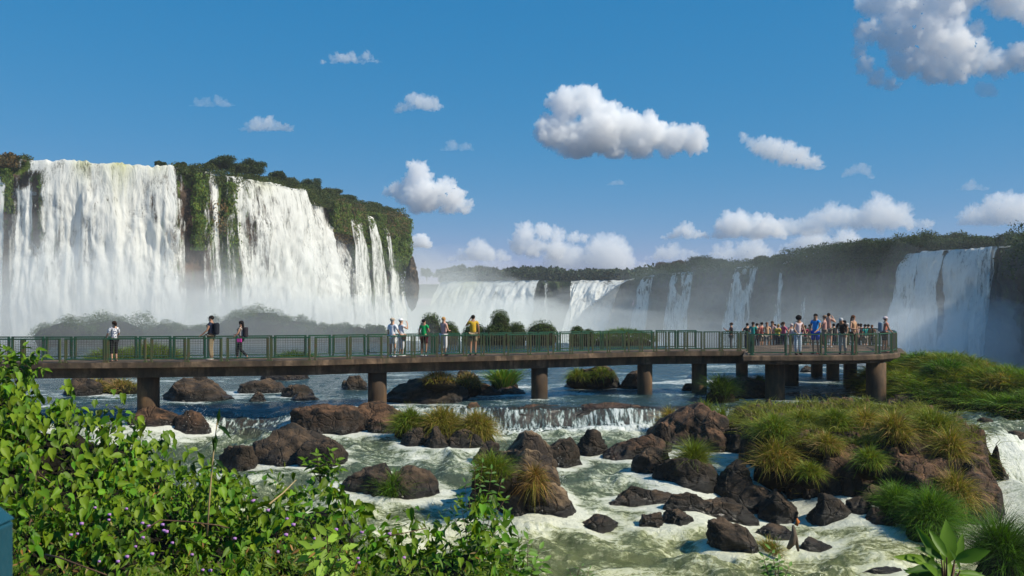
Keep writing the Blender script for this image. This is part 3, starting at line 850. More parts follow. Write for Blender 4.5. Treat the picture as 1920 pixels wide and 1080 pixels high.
import bmesh
def mist(px, py, Y, rx, ry, rz, dens, label, seed=0, color=(0.985, 0.985, 0.965)):
    dens = dens * (.42 if px < 790 else (.40 if px < 1200 else (.15 if px < 1600 else .24)))
    rz = rz * .9
    if px > 1200: color = (0.90, 0.955, 1.0)  # blue of the shade painted into this otherwise white spray
    c = P(px, py, Y)
    bm = bmesh.new(); bmesh.ops.create_icosphere(bm, subdivisions=5, radius=1.0)
    me = bpy.data.meshes.new('mist'); bm.to_mesh(me); bm.free()
    n = len(me.vertices)
    co = np.empty(n * 3, np.float32); me.vertices.foreach_get('co', co); co = co.reshape(-1, 3).astype(float)
    d = co * np.array([rx, ry, rz])
    s = 1 + .38 * fbm(d / 9.0 + seed * 3.1, 4, seed) + .35 * fbm(co * 1.5 + seed, 3, seed + 1)
    s = s + .25 * np.abs(fbm(d / np.array([4.0, 4.0, 7.0]), 3, seed + 5))
    co = co * np.array([rx, ry, rz]) * s[:, None] + np.array(c)[None]
    co[:, 2] = np.maximum(co[:, 2], -9.2 + .002 * seed)
    me.vertices.foreach_set('co', co.astype(np.float32).ravel()); me.update()
    o = link('mist', me, vol_mat('mist', dens, color), smooth=True)
    return tag(o, label, kind='stuff')
T = 'white spray rising from the foot of the falls on the left'
# left falls: low and thick, then thinner and taller
for k, a in enumerate([
    (120, 640, 116, 34, 13, 12, .060), (330, 655, 118, 22, 12, 5.5, .035), (520, 645, 124, 26, 14, 8, .055),
    (60, 620, 112, 26, 12, 15, .018), (190, 610, 116, 18, 12, 13, .018), (560, 610, 130, 20, 14, 13, .018),
    (20, 590, 118, 18, 11, 19, .008), (200, 585, 122, 12, 9, 16, .012), (285, 625, 120, 8, 9, 10, .016), (500, 590, 132, 12, 12, 17, .009), (590, 600, 134, 9, 9, 14, .016), (110, 600, 112, 8, 7, 13, .014),
    (680, 635, 158, 18, 14, 9, .030), (750, 620, 175, 14, 16, 10, .020),
    (150, 650, 98, 34, 11, 8, .034), (360, 655, 98, 22, 10, 6.5, .020), (200, 652, 80, 26, 10, 5.5, .030), (480, 655, 84, 20, 9, 4.5, .022)]):
    mist(*a, T, seed=k)
T = 'white spray drifting in front of the distant centre falls'
for k, a in enumerate([
    (820, 600, 330, 40, 60, 22, .014), (900, 620, 300, 40, 60, 13, .016), (1000, 615, 330, 40, 40, 12, .012), (1120, 615, 320, 44, 44, 15, .014),
    (790, 560, 260, 16, 40, 17, .012), (950, 640, 200, 60, 60, 9, .007), (840, 545, 380, 30, 30, 20, .010)]):
    mist(*a, T, seed=20 + k)
T = 'white spray before the right cliff, tinted blue for the shade'
for k, a in enumerate([
    (1240, 620, 240, 24, 34, 17, .012), (1300, 600, 222, 20, 26, 21, .009), (1400, 620, 190, 20, 22, 16, .014), (1440, 600, 175, 17, 22, 19, .008), (1560, 640, 160, 18, 20, 11, .016),
    (1500, 600, 150, 22, 26, 16, .0045), (1780, 680, 134, 17, 14, 10, .085), (1760, 640, 140, 14, 12, 14, .020), (1700, 660, 130, 24, 18, 9, .020), (1640, 640, 135, 18, 16, 12, .010), (1820, 600, 142, 14, 10, 18, .008)]):
    mist(*a, T, seed=40 + k)
# ------------------------------------------------------------------ the river: upper level, small falls, rapids
_Yk = np.array([14, 18, 21.3, 24.1, 25.3, 27.3, 30.6, 36.25, 36.75, 37.2, 60])
_Zk = np.array([-2.7, -2.45, -2.2, -1.9, -1.6, -1.1, -.85, -.70, -.10, 0, 0])
_YL = np.array([14, 18, 21.3, 24.1, 25.3, 27.3, 30.6, 33.0, 34.2, 36.0, 37.5, 60])
_ZL = np.array([-2.7, -2.45, -2.2, -1.9, -1.6, -1.25, -1.0, -.85, -.70, -.22, 0, 0])
def zw(x, Y):
    """Mean height of the water at a place."""
    x = np.asarray(x, float); Y = np.asarray(Y, float)
    wob = .45 * perlin(np.stack([x * .35, 0 * x, 0 * x + 3], -1).reshape(-1, 3), 2).reshape(x.shape)
    w2 = 2.6 * perlin(np.stack([x * .30, Y * .10, 0 * x + 9], -1).reshape(-1, 3), 6).reshape(x.shape)
    a = np.interp(Y + wob * sstep(33, 36, Y) + w2 * sstep(33.5, 29, Y), _Yk, _Zk)
    b = np.interp(Y + wob * 2 + w2 * .7, _YL, _ZL)
    t = sstep(-9.5, -6.5, x)
    z = a * t + b * (1 - t)
    # right-hand side chute: falls from the upper ledge straight to the lowest pool
    c = np.interp(Y + wob, [27, 29.6, 30.4, 31.3, 32.4, 33.4, 60], [-3.0, -2.9, -2.5, -1.4, -.5, -.22, 0])
    t2 = sstep(15.4, 16.6, x)
    z = z * (1 - t2) + c * t2
    # edge of the river where it drops into the gorge
    Yend = np.interp(x, [-70, -20, 0, 14, 22, 30, 40], [104, 100, 98, 88, 62, 52.5, 51])
    z = z - 9.2 * sstep(0, 2.5, Y - Yend - wob)
    return z
def rowY(py, x=0.0, lo=16.0, hi=112.0):
    """Distance at which the water surface is seen in photo row py (near the column x metres)."""
    Ys = np.linspace(lo, hi, 3000)
    z = zw(np.full_like(Ys, x), Ys)
    r = HY + (CZ - z) * F / Ys
    k = np.argmin(np.abs(r - py))
    return float(Ys[k])
def rowY_px(py, px):
    Y = 35.0
    for _ in range(5):
        Y = .5 * Y + .5 * rowY(py, PX(px, Y))
    return Y

ICO = {}
def ico(sub):
    if sub not in ICO:
        bm = bmesh.new(); bmesh.ops.create_icosphere(bm, subdivisions=sub, radius=1.0)
        bm.verts.ensure_lookup_table()
        ICO[sub] = (np.array([v.co[:] for v in bm.verts]), np.array([[v.index for v in f.verts] for f in bm.faces]))
        bm.free()
    return ICO[sub]
ROCKS = []      # (x, Y, rx, ry) footprints, for the foam round them
def rock_lump(px0, px1, yt, yb, seed, depth=.8, skew=0.0, blocky=.5, sub=5, Yb=None, under=.5, foot=True, rough=1.0):
    pc = (px0 + px1) / 2
    if Yb is None: Yb = rowY_px(yb, pc)
    W = (px1 - px0) / F * Yb
    ry = W * .5 * depth
    Yc = Yb + ry * .8
    W = (px1 - px0) / F * Yc
    xc = PX(pc, Yc)
    zt = CZ + (HY - yt) / F * Yc
    zb = float(zw(np.array([xc]), np.array([Yb]))[0]) if foot else CZ + (HY - yb) / F * Yb
    H = zt - zb
    co, fa = ico(sub)
    r = np.random.default_rng(seed)
    p = co.copy()
    # blocky superellipsoid
    e = 1 - .38 * blocky
    p = np.sign(p) * np.abs(p) ** e
    for k in range(17):
        nrm = r.normal(size=3); nrm[2] = abs(nrm[2]) * .8; nrm /= np.linalg.norm(nrm)
        d = r.uniform(.60, .95)
        q = p @ nrm
        p = p - nrm[None] * np.maximum(q - d, 0)[:, None]
    H = H * 1.12 + (.06 if foot else 0)
    S = np.array([W / 2, ry, (H + under) * .62])
    w = p * S
    sc = max(min(W, H * 2.2), .4)
    nd = ridged(w / (sc * .42) + seed, 4, seed % 17, .55) * .10 * sc + fbm(w / (sc * .13) + seed, 4, seed % 13, .6) * .06 * sc
    lay = np.sin(w[:, 2] / (sc * .09) + fbm(w / sc, 2, 3) * 3) * .012 * sc
    nn = co / np.linalg.norm(co, axis=1)[:, None]
    w = w + nn * ((nd + lay) * rough)[:, None]
    w[:, 0] += skew * w[:, 2]
    mx = w[:, 2].max()
    w[:, 2] += H - mx
    # fit the width exactly
    v = w[:, 2] > .04
    x0, x1 = w[v, 0].min(), w[v, 0].max()
    w[:, 0] = (w[:, 0] - (x0 + x1) / 2) * (W / (x1 - x0))
    w = w + np.array([xc, Yc, zb])
    wet = 1 - sstep(.06, .30 + .18 * np.abs(np.sin(w[:, 0] * 3)), w[:, 2] - zb)
    if foot: ROCKS.append((xc, Yc, W / 2, ry, H))
    return w, fa, wet
def rock(lumps, label, mat='rock', name='river_rock', cat='rock', group='rocks in the river', **kw):
    V, Fa, Wt, n0 = [], [], [], 0
    for k, l in enumerate(lumps):
        d = dict(kw); 
        if len(l) > 5: d.update(l[5])
        v, f, w = rock_lump(*l[:4], l[4], **d)
        V.append(v); Fa.append(f + n0); Wt.append(w); n0 += len(v)
    me = mesh_np(name, np.concatenate(V), np.concatenate(Fa), {'wet': np.concatenate(Wt)}, smooth=True)
    o = link(name, me, M[mat])
    return tag(o, label, cat, group)

# upper river
rock([(303, 440, 714, 752, 1, dict(blocky=.2)), (340, 395, 708, 740, 2, dict(blocky=.1))], 'low brown rock with a dry tuft on top, behind the leftmost pier')
rock([(447, 538, 714, 737, 3)], 'flat brown rock in the upper river right of the dry-tufted one')
rock([(528, 588, 725, 744, 4)], 'angular brown rock with white water curling past its front')
rock([(467, 499, 738, 753, 5)], 'smallest dark rock in the white water under the deck')
rock([(545, 597, 739, 751, 6)], 'low wet rock awash in foam left of the second pier')
rock([(642, 690, 708, 731, 7), (640, 655, 716, 727, 77)], 'brown rock just left of the second pier')
rock([(488, 578, 697, 712, 8)], 'dark low rock under the deck near the far bank of grass')
rock([(118, 190, 712, 742, 9)], 'dark sloping rock half hidden by the leaves at left')
rock([(150, 262, 712, 736, 10)], 'grassy dark rock in the shade left of the leftmost pier')
rock([(722, 880, 716, 756, 11, dict(blocky=.8, depth=1.0)), (845, 912, 700, 738, 12)], 'large shaded rock with dry grass on top behind the second pier')
rock([(876, 945, 722, 741, 13, dict(blocky=.2)), (930, 985, 727, 739, 14, dict(blocky=.2))], 'low reddish rock shelf beside the green reeds', 'rock_red')
rock([(1062, 1162, 694, 729, 15, dict(blocky=.9)), (1112, 1162, 686, 727, 16, dict(blocky=.7, skew=-.2))], 'block of rock with a cap of drooping grass, between two piers')
rock([(1160, 1204, 699, 729, 17, dict(skew=.5))], 'dark wedge of rock leaning on the fourth pier')
rock([(1278, 1304, 722, 733, 18)], 'tiny dark rock beside the fifth pier')
rock([(1360, 1445, 712, 747, 19, dict(blocky=.2)), (1325, 1385, 722, 752, 20)], 'low reddish rock behind the large left pier of the platform', 'rock_red')
rock([(242, 345, 766, 800, 21, dict(blocky=.4)), (318, 395, 776, 815, 22, dict(blocky=.3))], 'rock ledge carrying the leftmost pier, water spilling off its side', 'rock_red')
rock([(1662, 1775, 738, 762, 23, dict(blocky=.9, depth=.4))], 'flat dark slab at the foot of the grassy bank behind the right pier')
rock([(1500, 1528, 688, 697, 24)], 'very small far rock in the rapids under the platform')
# ledges and middle
rock([(545, 700, 764, 812, 25, dict(blocky=.7, depth=.7)), (640, 775, 758, 806, 26, dict(blocky=.7, depth=.9)), (548, 620, 768, 812, 27), (690, 760, 785, 812, 28)], 'long cracked reddish ledge carrying the second pier', 'rock_red')
rock([(752, 915, 803, 836, 29, dict(blocky=.5)), (795, 842, 806, 842, 30, dict(blocky=.3)), (840, 915, 810, 842, 31), (750, 800, 808, 838, 32)], 'dark rocks under the wide bright tuft of grass')
rock([(925, 1090, 757, 772, 33, dict(blocky=.8, depth=.5, Yb=36.7, foot=False)), (1070, 1245, 755, 771, 34, dict(blocky=.8, depth=.4, Yb=36.7, foot=False)), (835, 940, 758, 800, 35, dict(depth=.5, Yb=36.8, foot=False))], 'wet brown ledge at the lip of the small wide fall', 'rock_red')
rock([(468, 632, 803, 872, 36, dict(blocky=.35, depth=.9)), (560, 650, 828, 880, 37, dict(blocky=.4))], 'big rounded dark rock behind the leaves at centre left')
rock([(405, 482, 840, 892, 38, dict(blocky=.4))], 'dark rock at the edge of the leafy bank, left of the big rounded one')
rock([(635, 750, 878, 934, 39, dict(blocky=.3)), (700, 825, 884, 942, 40, dict(blocky=.2))], 'wet black rock with a tuft of green grass, water sliding over its right end')
rock([(885, 938, 834, 872, 41, dict(blocky=.3))], 'small dark rock left of the tall ochre-topped one')
rock([(896, 1056, 850, 985, 42, dict(blocky=.6, depth=.8, Yb=25.2, under=1.0)), (918, 1050, 823, 985, 43, dict(blocky=.75, depth=.8, Yb=25.4, under=1.2)), (985, 1080, 905, 998, 44, dict(blocky=.5, skew=-.3, Yb=24.6, under=.9)), (878, 960, 872, 985, 45, dict(Yb=25.3, under=.9)), (930, 1010, 935, 1000, 46, dict(Yb=24.5, under=.9))], 'tallest rock in the rapids with an ochre crest and dry grass', 'rock_ochre')
rock([(1006, 1090, 825, 878, 47, dict(blocky=.35))], 'smooth brown boulder right behind the tall ochre-topped rock')
rock([(1073, 1140, 811, 858, 48)], 'angular boulder in the middle of the row across the rapids')
rock([(1128, 1250, 819, 862, 49, dict(blocky=.9, depth=.6))], 'long flat-topped reddish boulder in the row across the rapids', 'rock_red')
rock([(1183, 1262, 846, 892, 50)], 'dark wet boulder under the flat-topped reddish one')
rock([(1222, 1347, 862, 922, 51, dict(blocky=.5)), (1265, 1350, 875, 925, 52)], 'black shelf of rock below the round green tuft')
rock([(1212, 1345, 764, 835, 53, dict(blocky=.4, depth=.9, skew=.2)), (1290, 1375, 780, 850, 54), (1222, 1262, 800, 850, 154)], 'large dark rock with grass on both shoulders right of the small fall', 'rock_red')
rock([(1352, 1414, 807, 852, 55, dict(blocky=.5))], 'squat dark boulder in the chute left of the grassy islet')
rock([(1330, 1412, 872, 948, 56, dict(blocky=.4)), (1345, 1450, 905, 965, 57), (1420, 1495, 928, 985, 58)], 'jagged dark rock pile with a tall peak before the grassy islet')
rock([(1145, 1275, 917, 957, 59, dict(blocky=.8, depth=.5)), (1240, 1340, 928, 972, 60, dict(blocky=.4, depth=.5)), (1290, 1412, 942, 988, 61, dict(depth=.5))], 'long low rock slanting down to the right through the rapids')
rock([(1238, 1302, 960, 998, 62, dict(blocky=.3))], 'rounded wet rock below the long low one')
rock([(1326, 1420, 982, 1046, 63, dict(blocky=.4, skew=-.4))], 'dark rock with a grass tuft behind its right end, near the bottom')
rock([(1417, 1490, 990, 1020, 64, dict(blocky=.3))], 'low dark rock left of the dead branch')
rock([(1078, 1165, 972, 1010, 65, dict(blocky=.1))], 'black glistening rock just covered by water beside the tall rock')
rock([(1198, 1245, 966, 1002, 66, dict(blocky=.1))], 'small glistening rock in the spray left of the rounded wet one')
rock([(1497, 1562, 1014, 1042, 67, dict(blocky=.1))], 'half drowned wet rock right of the dead branch')
rock([(1626, 1690, 1066, 1092, 68, dict(blocky=.4))], 'dark rock cut by the bottom edge')
rock([(1820, 1880, 786, 822, 69, dict(Yb=33.3, foot=False))], 'dark rock at the top of the right chute')
rock([(1858, 1950, 812, 872, 70, dict(blocky=.2, Yb=32.2, foot=False, under=1.5))], 'wet rounded rock with water running over it at the right edge')
ROCKS.append((11.8, 30.0, 4.2, 4.8, 1))
rock([(1520, 1600, 930, 982, 78, dict(blocky=.3))], 'dark split rock at the foot of the islet, left end', 'rock')
rock([(1578, 1642, 938, 978, 79)], 'angular rock jammed under the islet beside the split rock', 'rock')
rock([(1618, 1672, 958, 1000, 80)], 'brown rock at the foot of the islet beside the bright grass mound', 'rock_red')
rock([(1596, 1700, 915, 965, 81, dict(blocky=.6))], 'broken ledge above the rocks at the foot of the islet', 'rock')

rock([(1812, 1975, 1035, 1130, 95, dict(Yb=17.6, foot=False, under=1.8)), (1900, 2080, 1045, 1140, 96, dict(Yb=17.2, foot=False, under=1.8))], 'dark rock carrying the tall grass at the bottom right edge')
# hanging boulder clinging under the tip of the left cliff
v, f, w = rock_lump(758, 786, 487, 545, 90, Yb=214.0, foot=False, under=2, blocky=.1, rough=1.6)
o = link('hanging_rock', mesh_np('hanging_rock', v, f, {'wet': w * 0}, smooth=True), M['rock_ochre'])
tag(o, 'reddish boulder jutting out beyond the tip of the left cliff', 'rock')
v, f, w = rock_lump(766, 778, 535, 562, 91, Yb=214.0, foot=False, under=2, blocky=.1, rough=1.6)
link('rock_spur', mesh_np('rock_spur', v, f, {'wet': w * 0}, smooth=True), M['rock_ochre'], o)

# water surface -----------------------------------------------------
rows, cols = 560, 940
ry_ = np.concatenate([np.linspace(1180, 803, 300), np.linspace(802, 762, 70), np.linspace(761, 640, 160), np.linspace(639, 606, 30)])
Yr = []
_Ys = np.linspace(12.0, 118.0, 20000)
_r = HY + CZ * F / _Ys + np.interp(_Ys, [12, 24, 36.2, 36.8, 60], [150 * .9, 130, 31, 0, 0])
for q in ry_:
    Yr.append(np.interp(-q, -_r, _Ys))
Yr = np.array(Yr)
rows = len(Yr)
pxs = np.linspace(-160, 2290, cols)
Yg = np.broadcast_to(Yr[:, None], (rows, cols))
Xg = (pxs[None, :] - 960) / F * Yg
x, y = Xg.ravel(), Yg.ravel()
z0 = zw(x, y)
rap = sstep(37.5, 34.5, y) * .8 + .2 * sstep(60, 40, y)          # how rough the water is
xy0 = np.stack([x, y, 0 * x], -1)
wx = np.stack([x + 1.2 * perlin(xy0 * .3, 40), y + 1.2 * perlin(xy0 * .3, 41), 0 * x], -1)
h = fbm(wx * np.array([.5, .8, 1]), 3, 1) * .40 + (ridged(wx * np.array([.7, 1.2, 1]), 3, 4) - .45) * .20 + fbm(xy0 * np.array([2.6, 3.6, 1]), 3, 7) * .035
hu = fbm(xy0 * np.array([.8, 1.4, 1]), 4, 11) * .05 + fbm(xy0 * np.array([4, 6, 1]), 3, 13) * .016
amp = rap
zz = z0 + h * amp + hu * (1 - rap * .5)
# slope = drop, gives foam
zf = zw(x, y - .55); zb_ = zw(x, y + 1.6)
drop = np.clip(zb_ - zf, 0, 2)
foam = .24 * rap + .62 * sstep(.18, .9, drop) + .95 * fbm(wx * np.array([.45, .7, 1]) + 5, 4, 21)
foam += .22 * sstep(0.02, .25, h * amp)
foam += .45 * sstep(2.6, .2, np.abs(y - 34.9)) * sstep(-9, -6, x) * sstep(9.5, 7, x) * sstep(36.6, 36.0, y)
foam -= .35 * sstep(33.8, 32.5, y) * sstep(30.2, 31.5, y) * sstep(-2, 1, x) * sstep(9, 7, x)       # quiet green pool under the small fall
up = sstep(37.0, 38.5, y)
foam += up * (.10 + .55 * sstep(.2, .5, perlin(xy0 * np.array([.22, .55, 1]), 31)) )
foam += up * .5 * sstep(22.5, 25, x) * sstep(53, 46, y)
foam += up * .42 * sstep(8, 14, x) * sstep(39, 46, y)                                               # rapids behind the platform
foam -= .6 * sstep(52, 62, y)
foam -= .12 * up * sstep(0, -6, x)
for (rx, rY, a, b, H) in ROCKS:
    dx = (x - rx) / (a + .05); dy = (y - rY) / (b + .05)
    m_ = (np.abs(dx) < 3) & (np.abs(dy) < 4)
    if not m_.any(): continue
    dd = np.sqrt(dx[m_] ** 2 + dy[m_] ** 2)
    rim = np.exp(-((dd - 1.02) * min(a, 1.2) / .32) ** 2) * (.5 if rY > 37 else .75)
    wake = sstep(3.2, .8, dd) * (dy[m_] < 0) * sstep(1.1, .2, np.abs(dx[m_])) * .30
    foam[m_] += rim * .9 + wake * (1 if rY < 37 else .4)
    cl_ = sstep(1.9, 1.1, dd) * (.85 if rY < 37 else .5)
    zz[m_] = zz[m_] * (1 - cl_) + (z0[m_] - .04) * cl_ + rim * .06
pts = np.stack([x, y, zz], -1)
turb = sstep(36.0, 34.0, y) * .5 + .5 * sstep(28, 22, y)          # silty yellow-green in the lower rapids
me = mesh_np('river', pts, grid_faces(rows, cols), {'foam': foam, 'silt': np.clip(turb, 0, 1), 'drop': sstep(.15, .55, drop) * np.clip(sstep(33.5, 34.5, y) + sstep(15, 16, x), 0, 1)}, smooth=True)
m, nt, out = mat_new('river_water')
f0 = attr(nt, 'foam'); silt = attr(nt, 'silt'); dr = attr(nt, 'drop')
n1 = noise(nt, 1.3, 7, 0.68, stretch=(.65, 1.6, .6), dist=1.4)
n2 = noise(nt, 6.0, 6, 0.72, stretch=(1, 1.3, .6), dist=.8)
n4 = noise(nt, 5.0, 4, 0.65, stretch=(1.6, .5, .25))                      # threads down the small falls
nn = math_(nt, 'ADD', math_(nt, 'MULTIPLY', math_(nt, 'SUBTRACT', n1, 0.5), 2.6), math_(nt, 'MULTIPLY', math_(nt, 'SUBTRACT', n2, 0.5), 2.4))
thr = math_(nt, 'MULTIPLY', math_(nt, 'SUBTRACT', n4, 0.52), 4.5)
nn = math_(nt, 'ADD', math_(nt, 'MULTIPLY', nn, math_(nt, 'SUBTRACT', 1.0, dr)), math_(nt, 'MULTIPLY', thr, dr))
ft = math_(nt, 'ADD', f0, nn)
fm = ramp(nt, math_(nt, 'MULTIPLY', ft, .75), [(0.36, g3(0)), (0.56, g3(.38)), (0.95, g3(1))])
deep = mix_rgb(nt, silt, (0.022, 0.050, 0.055), (0.105, 0.120, 0.040))
deep = mix_rgb(nt, dr, deep, (0.035, 0.028, 0.02))
mid = mix_rgb(nt, silt, (0.10, 0.17, 0.16), (0.43, 0.44, 0.22))
c = mix_rgb(nt, ramp(nt, ft, [(0.15, g3(0)), (0.75, g3(1))]), deep, mid)
c = mix_rgb(nt, fm, c, mix_rgb(nt, silt, (0.70, 0.72, 0.70), (0.66, 0.66, 0.50)))
rg = ramp(nt, fm, [(0.0, g3(0.12)), (0.6, g3(0.6))])
b1 = bump(nt, noise(nt, 2.6, 5, 0.6, stretch=(1, 1.9, 1)), 0.55, 0.10)
b2 = bump(nt, n2, 0.7, 0.08, b1)
b3 = bump(nt, ft, 0.2, 0.05, b2)
principled(nt, out, c, rg, 0.5, normal=b3)
M['water'] = m
tag(link('river', me, M['water']), 'river water, calm and dark under the bridge, foaming among the rocks below', kind='structure')
# river bed closes the space under the water
V = np.array([(-60, 8, -3.6), (60, 8, -3.6), (60, 50, -3.6), (-60, 50, -3.6)], float)
tag(link('river_bed', mesh_np('river_bed', V, np.array([[0, 1, 2, 3]])), M['soil']), 'dark rocky river bed', kind='structure')

# spray droplets thrown up by the small fall and the chutes
r = np.random.default_rng(91)
def spray(label, spots, n, size=.009):
    ps = []
    for (p0, p1, row, dy, hgt, w) in spots:
        k = int(n * w)
        px = r.uniform(p0, p1, k); 
        Yb = rowY_px(row, (p0 + p1) / 2)
        Yv = Yb + r.normal(size=k) * dy
        xx = (px - 960) / F * Yv
        zz_ = zw(xx, Yv) + np.abs(r.normal(size=k)) ** 1.3 * hgt
        ps.append(np.stack([xx, Yv, zz_], -1))
    ps = np.concatenate(ps)
    TV = np.array([(1, 0, 0), (-1, 0, 0), (0, 1, 0), (0, -1, 0), (0, 0, 1.4), (0, 0, -1.4)], float)
    TF = np.array([[0, 2, 4], [2, 1, 4], [1, 3, 4], [3, 0, 4], [2, 0, 5], [1, 2, 5], [3, 1, 5], [0, 3, 5]])
    me = scatter_mesh('spray', TV, TF, ps, rand_rot(len(ps), r), size * r.uniform(.5, 1.5, len(ps)), np.ones((len(ps), 3)) * .8)
    o = link('spray', me, M['droplet'])
    return tag(o, label, kind='stuff')
M['droplet'] = simple_mat('droplets', (0.82, 0.83, 0.80), 0.4, 0.5, var=.02)
spray('white droplets leaping off the small falls and chutes', [
    (935, 1235, 795, .18, .14, .5), (935, 1235, 768, .12, .08, .25), (340, 400, 800, .3, .25, .12), (1020, 1060, 905, .25, .18, .08), (1840, 1920, 900, .4, .30, .25)], 3500, .008)
# ------------------------------------------------------------------ the footbridge
DECK = 2.05
m, nt, out = mat_new('bridge_concrete')
n1 = noise(nt, 1.2, 6, 0.65); n2 = noise(nt, 7, 6, 0.7)
drip = noise(nt, 3.0, 5, 0.65, stretch=(1, 1, .12))
c = ramp(nt, n1, [(0.32, (0.035, 0.024, 0.016)), (0.5, (0.11, 0.074, 0.046)), (0.66, (0.30, 0.20, 0.125))])
c = mix_rgb(nt, ramp(nt, drip, [(0.46, g3(0)), (0.60, g3(.85))]), c, (0.035, 0.026, 0.018))
c = mix_rgb(nt, ramp(nt, noise(nt, 2.2, 6, .7), [(0.56, g3(0)), (0.68, g3(.6))]), c, (0.05, 0.07, 0.025))
c = mix_rgb(nt, math_(nt, 'MULTIPLY', n2, .5), c, (0.10, 0.07, 0.05))
principled(nt, out, c, 0.85, 0.25, normal=bump(nt, n2, 0.5, 0.02))
M['concrete'] = m
m, nt, out = mat_new('pier_concrete')
n1 = noise(nt, 1.6, 6, 0.65, stretch=(1, 1, .4)); n2 = noise(nt, 9, 6, 0.7)
drip = noise(nt, 2.4, 5, 0.65, stretch=(1, 1, .08))
geo = nt.nodes.new("ShaderNodeNewGeometry"); sep = nt.nodes.new("ShaderNodeSeparateXYZ"); nt.links.new(geo.outputs['Position'], sep.inputs[0])
c = ramp(nt, n1, [(0.3, (0.028, 0.019, 0.012)), (0.5, (0.075, 0.046, 0.025)), (0.7, (0.19, 0.105, 0.048))])
c = mix_rgb(nt, ramp(nt, drip, [(0.45, g3(0)), (0.62, g3(.8))]), c, (0.05, 0.033, 0.022))
tide = ramp(nt, math_(nt, 'ADD', sep.outputs[2], math_(nt, 'MULTIPLY', n2, .3)), [(0.15, g3(1)), (0.45, g3(0))])
c = mix_rgb(nt, tide, c, (0.045, 0.038, 0.03))
principled(nt, out, c, 0.8, 0.3, normal=bump(nt, n2, 0.5, 0.02))
M['pier'] = m
def paint(name, col_, worn):
    m, nt, out = mat_new(name)
    n1 = noise(nt, 6, 6, 0.7)
    c = mix_rgb(nt, ramp(nt, n1, [(0.50, g3(0)), (0.62, g3(1))]), col_, worn)
    principled(nt, out, c, 0.45, 0.45, normal=bump(nt, n1, 0.2, 0.004))
    return m
M['green'] = paint('green_paint', (0.012, 0.075, 0.036), (0.035, 0.055, 0.022))
M['olive'] = paint('weathered_green_paint', (0.075, 0.095, 0.035), (0.12, 0.075, 0.035))
M['bars'] = paint('bar_metal', (0.11, 0.105, 0.055), (0.05, 0.06, 0.03))
M['wire'] = paint('wire', (0.10, 0.11, 0.09), (0.06, 0.05, 0.035))

class MB:
    """Collects boxes and tubes, then links them as one mesh."""
    def __init__(s): s.V = []; s.F = []
    def box(s, a, b, w, h=None, up=Vector((0, 0, 1))):
        """A square bar from a to b, w across, h in the other direction."""
        h = w if h is None else h
        a, b = Vector(a), Vector(b); ax = (b - a).normalized()
        if abs(ax.dot(up)) > .98: up = Vector((0, 1, 0))
        sd = ax.cross(up).normalized() * w / 2; u = sd.normalized().cross(ax).normalized() * h / 2
        i = len(s.V)
        for p in (a, b):
            for (p1, p2) in ((-1, -1), (1, -1), (1, 1), (-1, 1)): s.V.append(p + sd * p1 + u * p2)
        s.F += [(i, i + 1, i + 2, i + 3)[::-1], (i + 4, i + 5, i + 6, i + 7)] + [(i + k, i + (k + 1) % 4, i + 4 + (k + 1) % 4, i + 4 + k) for k in range(4)]
    def tube(s, pts, rad, k=8, cap=True):
        pts = [Vector(p) for p in pts]; i0 = len(s.V)
        rad = rad if isinstance(rad, (list, tuple)) else [rad] * len(pts)
        for j, p in enumerate(pts):
            ax = ((pts[min(j + 1, len(pts) - 1)] - pts[max(j - 1, 0)])).normalized()
            ref = Vector((0, 0, 1)) if abs(ax.z) < .9 else Vector((0, 1, 0))
            u = ax.cross(ref).normalized(); v = ax.cross(u).normalized()
            for q in range(k):
                an = 2 * math.pi * q / k
                s.V.append(p + (u * math.cos(an) + v * math.sin(an)) * rad[j])
        for j in range(len(pts) - 1):
            for q in range(k):
                s.F.append((i0 + j * k + q, i0 + j * k + (q + 1) % k, i0 + (j + 1) * k + (q + 1) % k, i0 + (j + 1) * k + q))
        if cap:
            s.F.append(tuple(i0 + q for q in range(k))[::-1]); e = i0 + (len(pts) - 1) * k
            s.F.append(tuple(e + q for q in range(k)))
    def build(s, name, mat, parent=None, smooth=False, bevel=0):
        me = bpy.data.meshes.new(name)
        me.from_pydata([tuple(v) for v in s.V], [], s.F); me.update()
        o = link(name, me, mat, parent, smooth)
        if bevel:
            b = o.modifiers.new('b', 'BEVEL'); b.width = bevel; b.segments = 2; b.limit_method = 'ANGLE'
        return o

# front edge of the walkway, from where its deck edge is seen
EDGE = [(-260, 680.5), (55, 681), (214, 680), (400, 678), (590, 675.5), (720, 672), (825, 669.5), (950, 667), (1035, 664.8), (1110, 662.5), (1180, 660.6), (1245, 659), (1440, 658.2), (1560, 657.6)]
def edgeY(px): return (CZ - DECK) * F / (float(np.interp(px, [e[0] for e in EDGE], [e[1] for e in EDGE])) - HY)
def edge(px, z=DECK, inset=0.0):
    Y = edgeY(px); a = Vector((PX(px - 6, edgeY(px - 6)), edgeY(px - 6), 0)); b = Vector((PX(px + 6, edgeY(px + 6)), edgeY(px + 6), 0))
    t = (b - a).normalized(); n = Vector((-t.y, t.x, 0))
    return Vector((PX(px, Y), Y, z)) + n * inset
bridge = empty('footbridge', edge(700, 0))
tag(bridge, 'long curving concrete footbridge with green railings over the river', 'footbridge')
bo = Vector(bridge.location)
def under(o):
    """Parent to the bridge, keeping the world position."""
    o.parent = bridge; o.matrix_parent_inverse = Matrix.Translation(-bo); return o
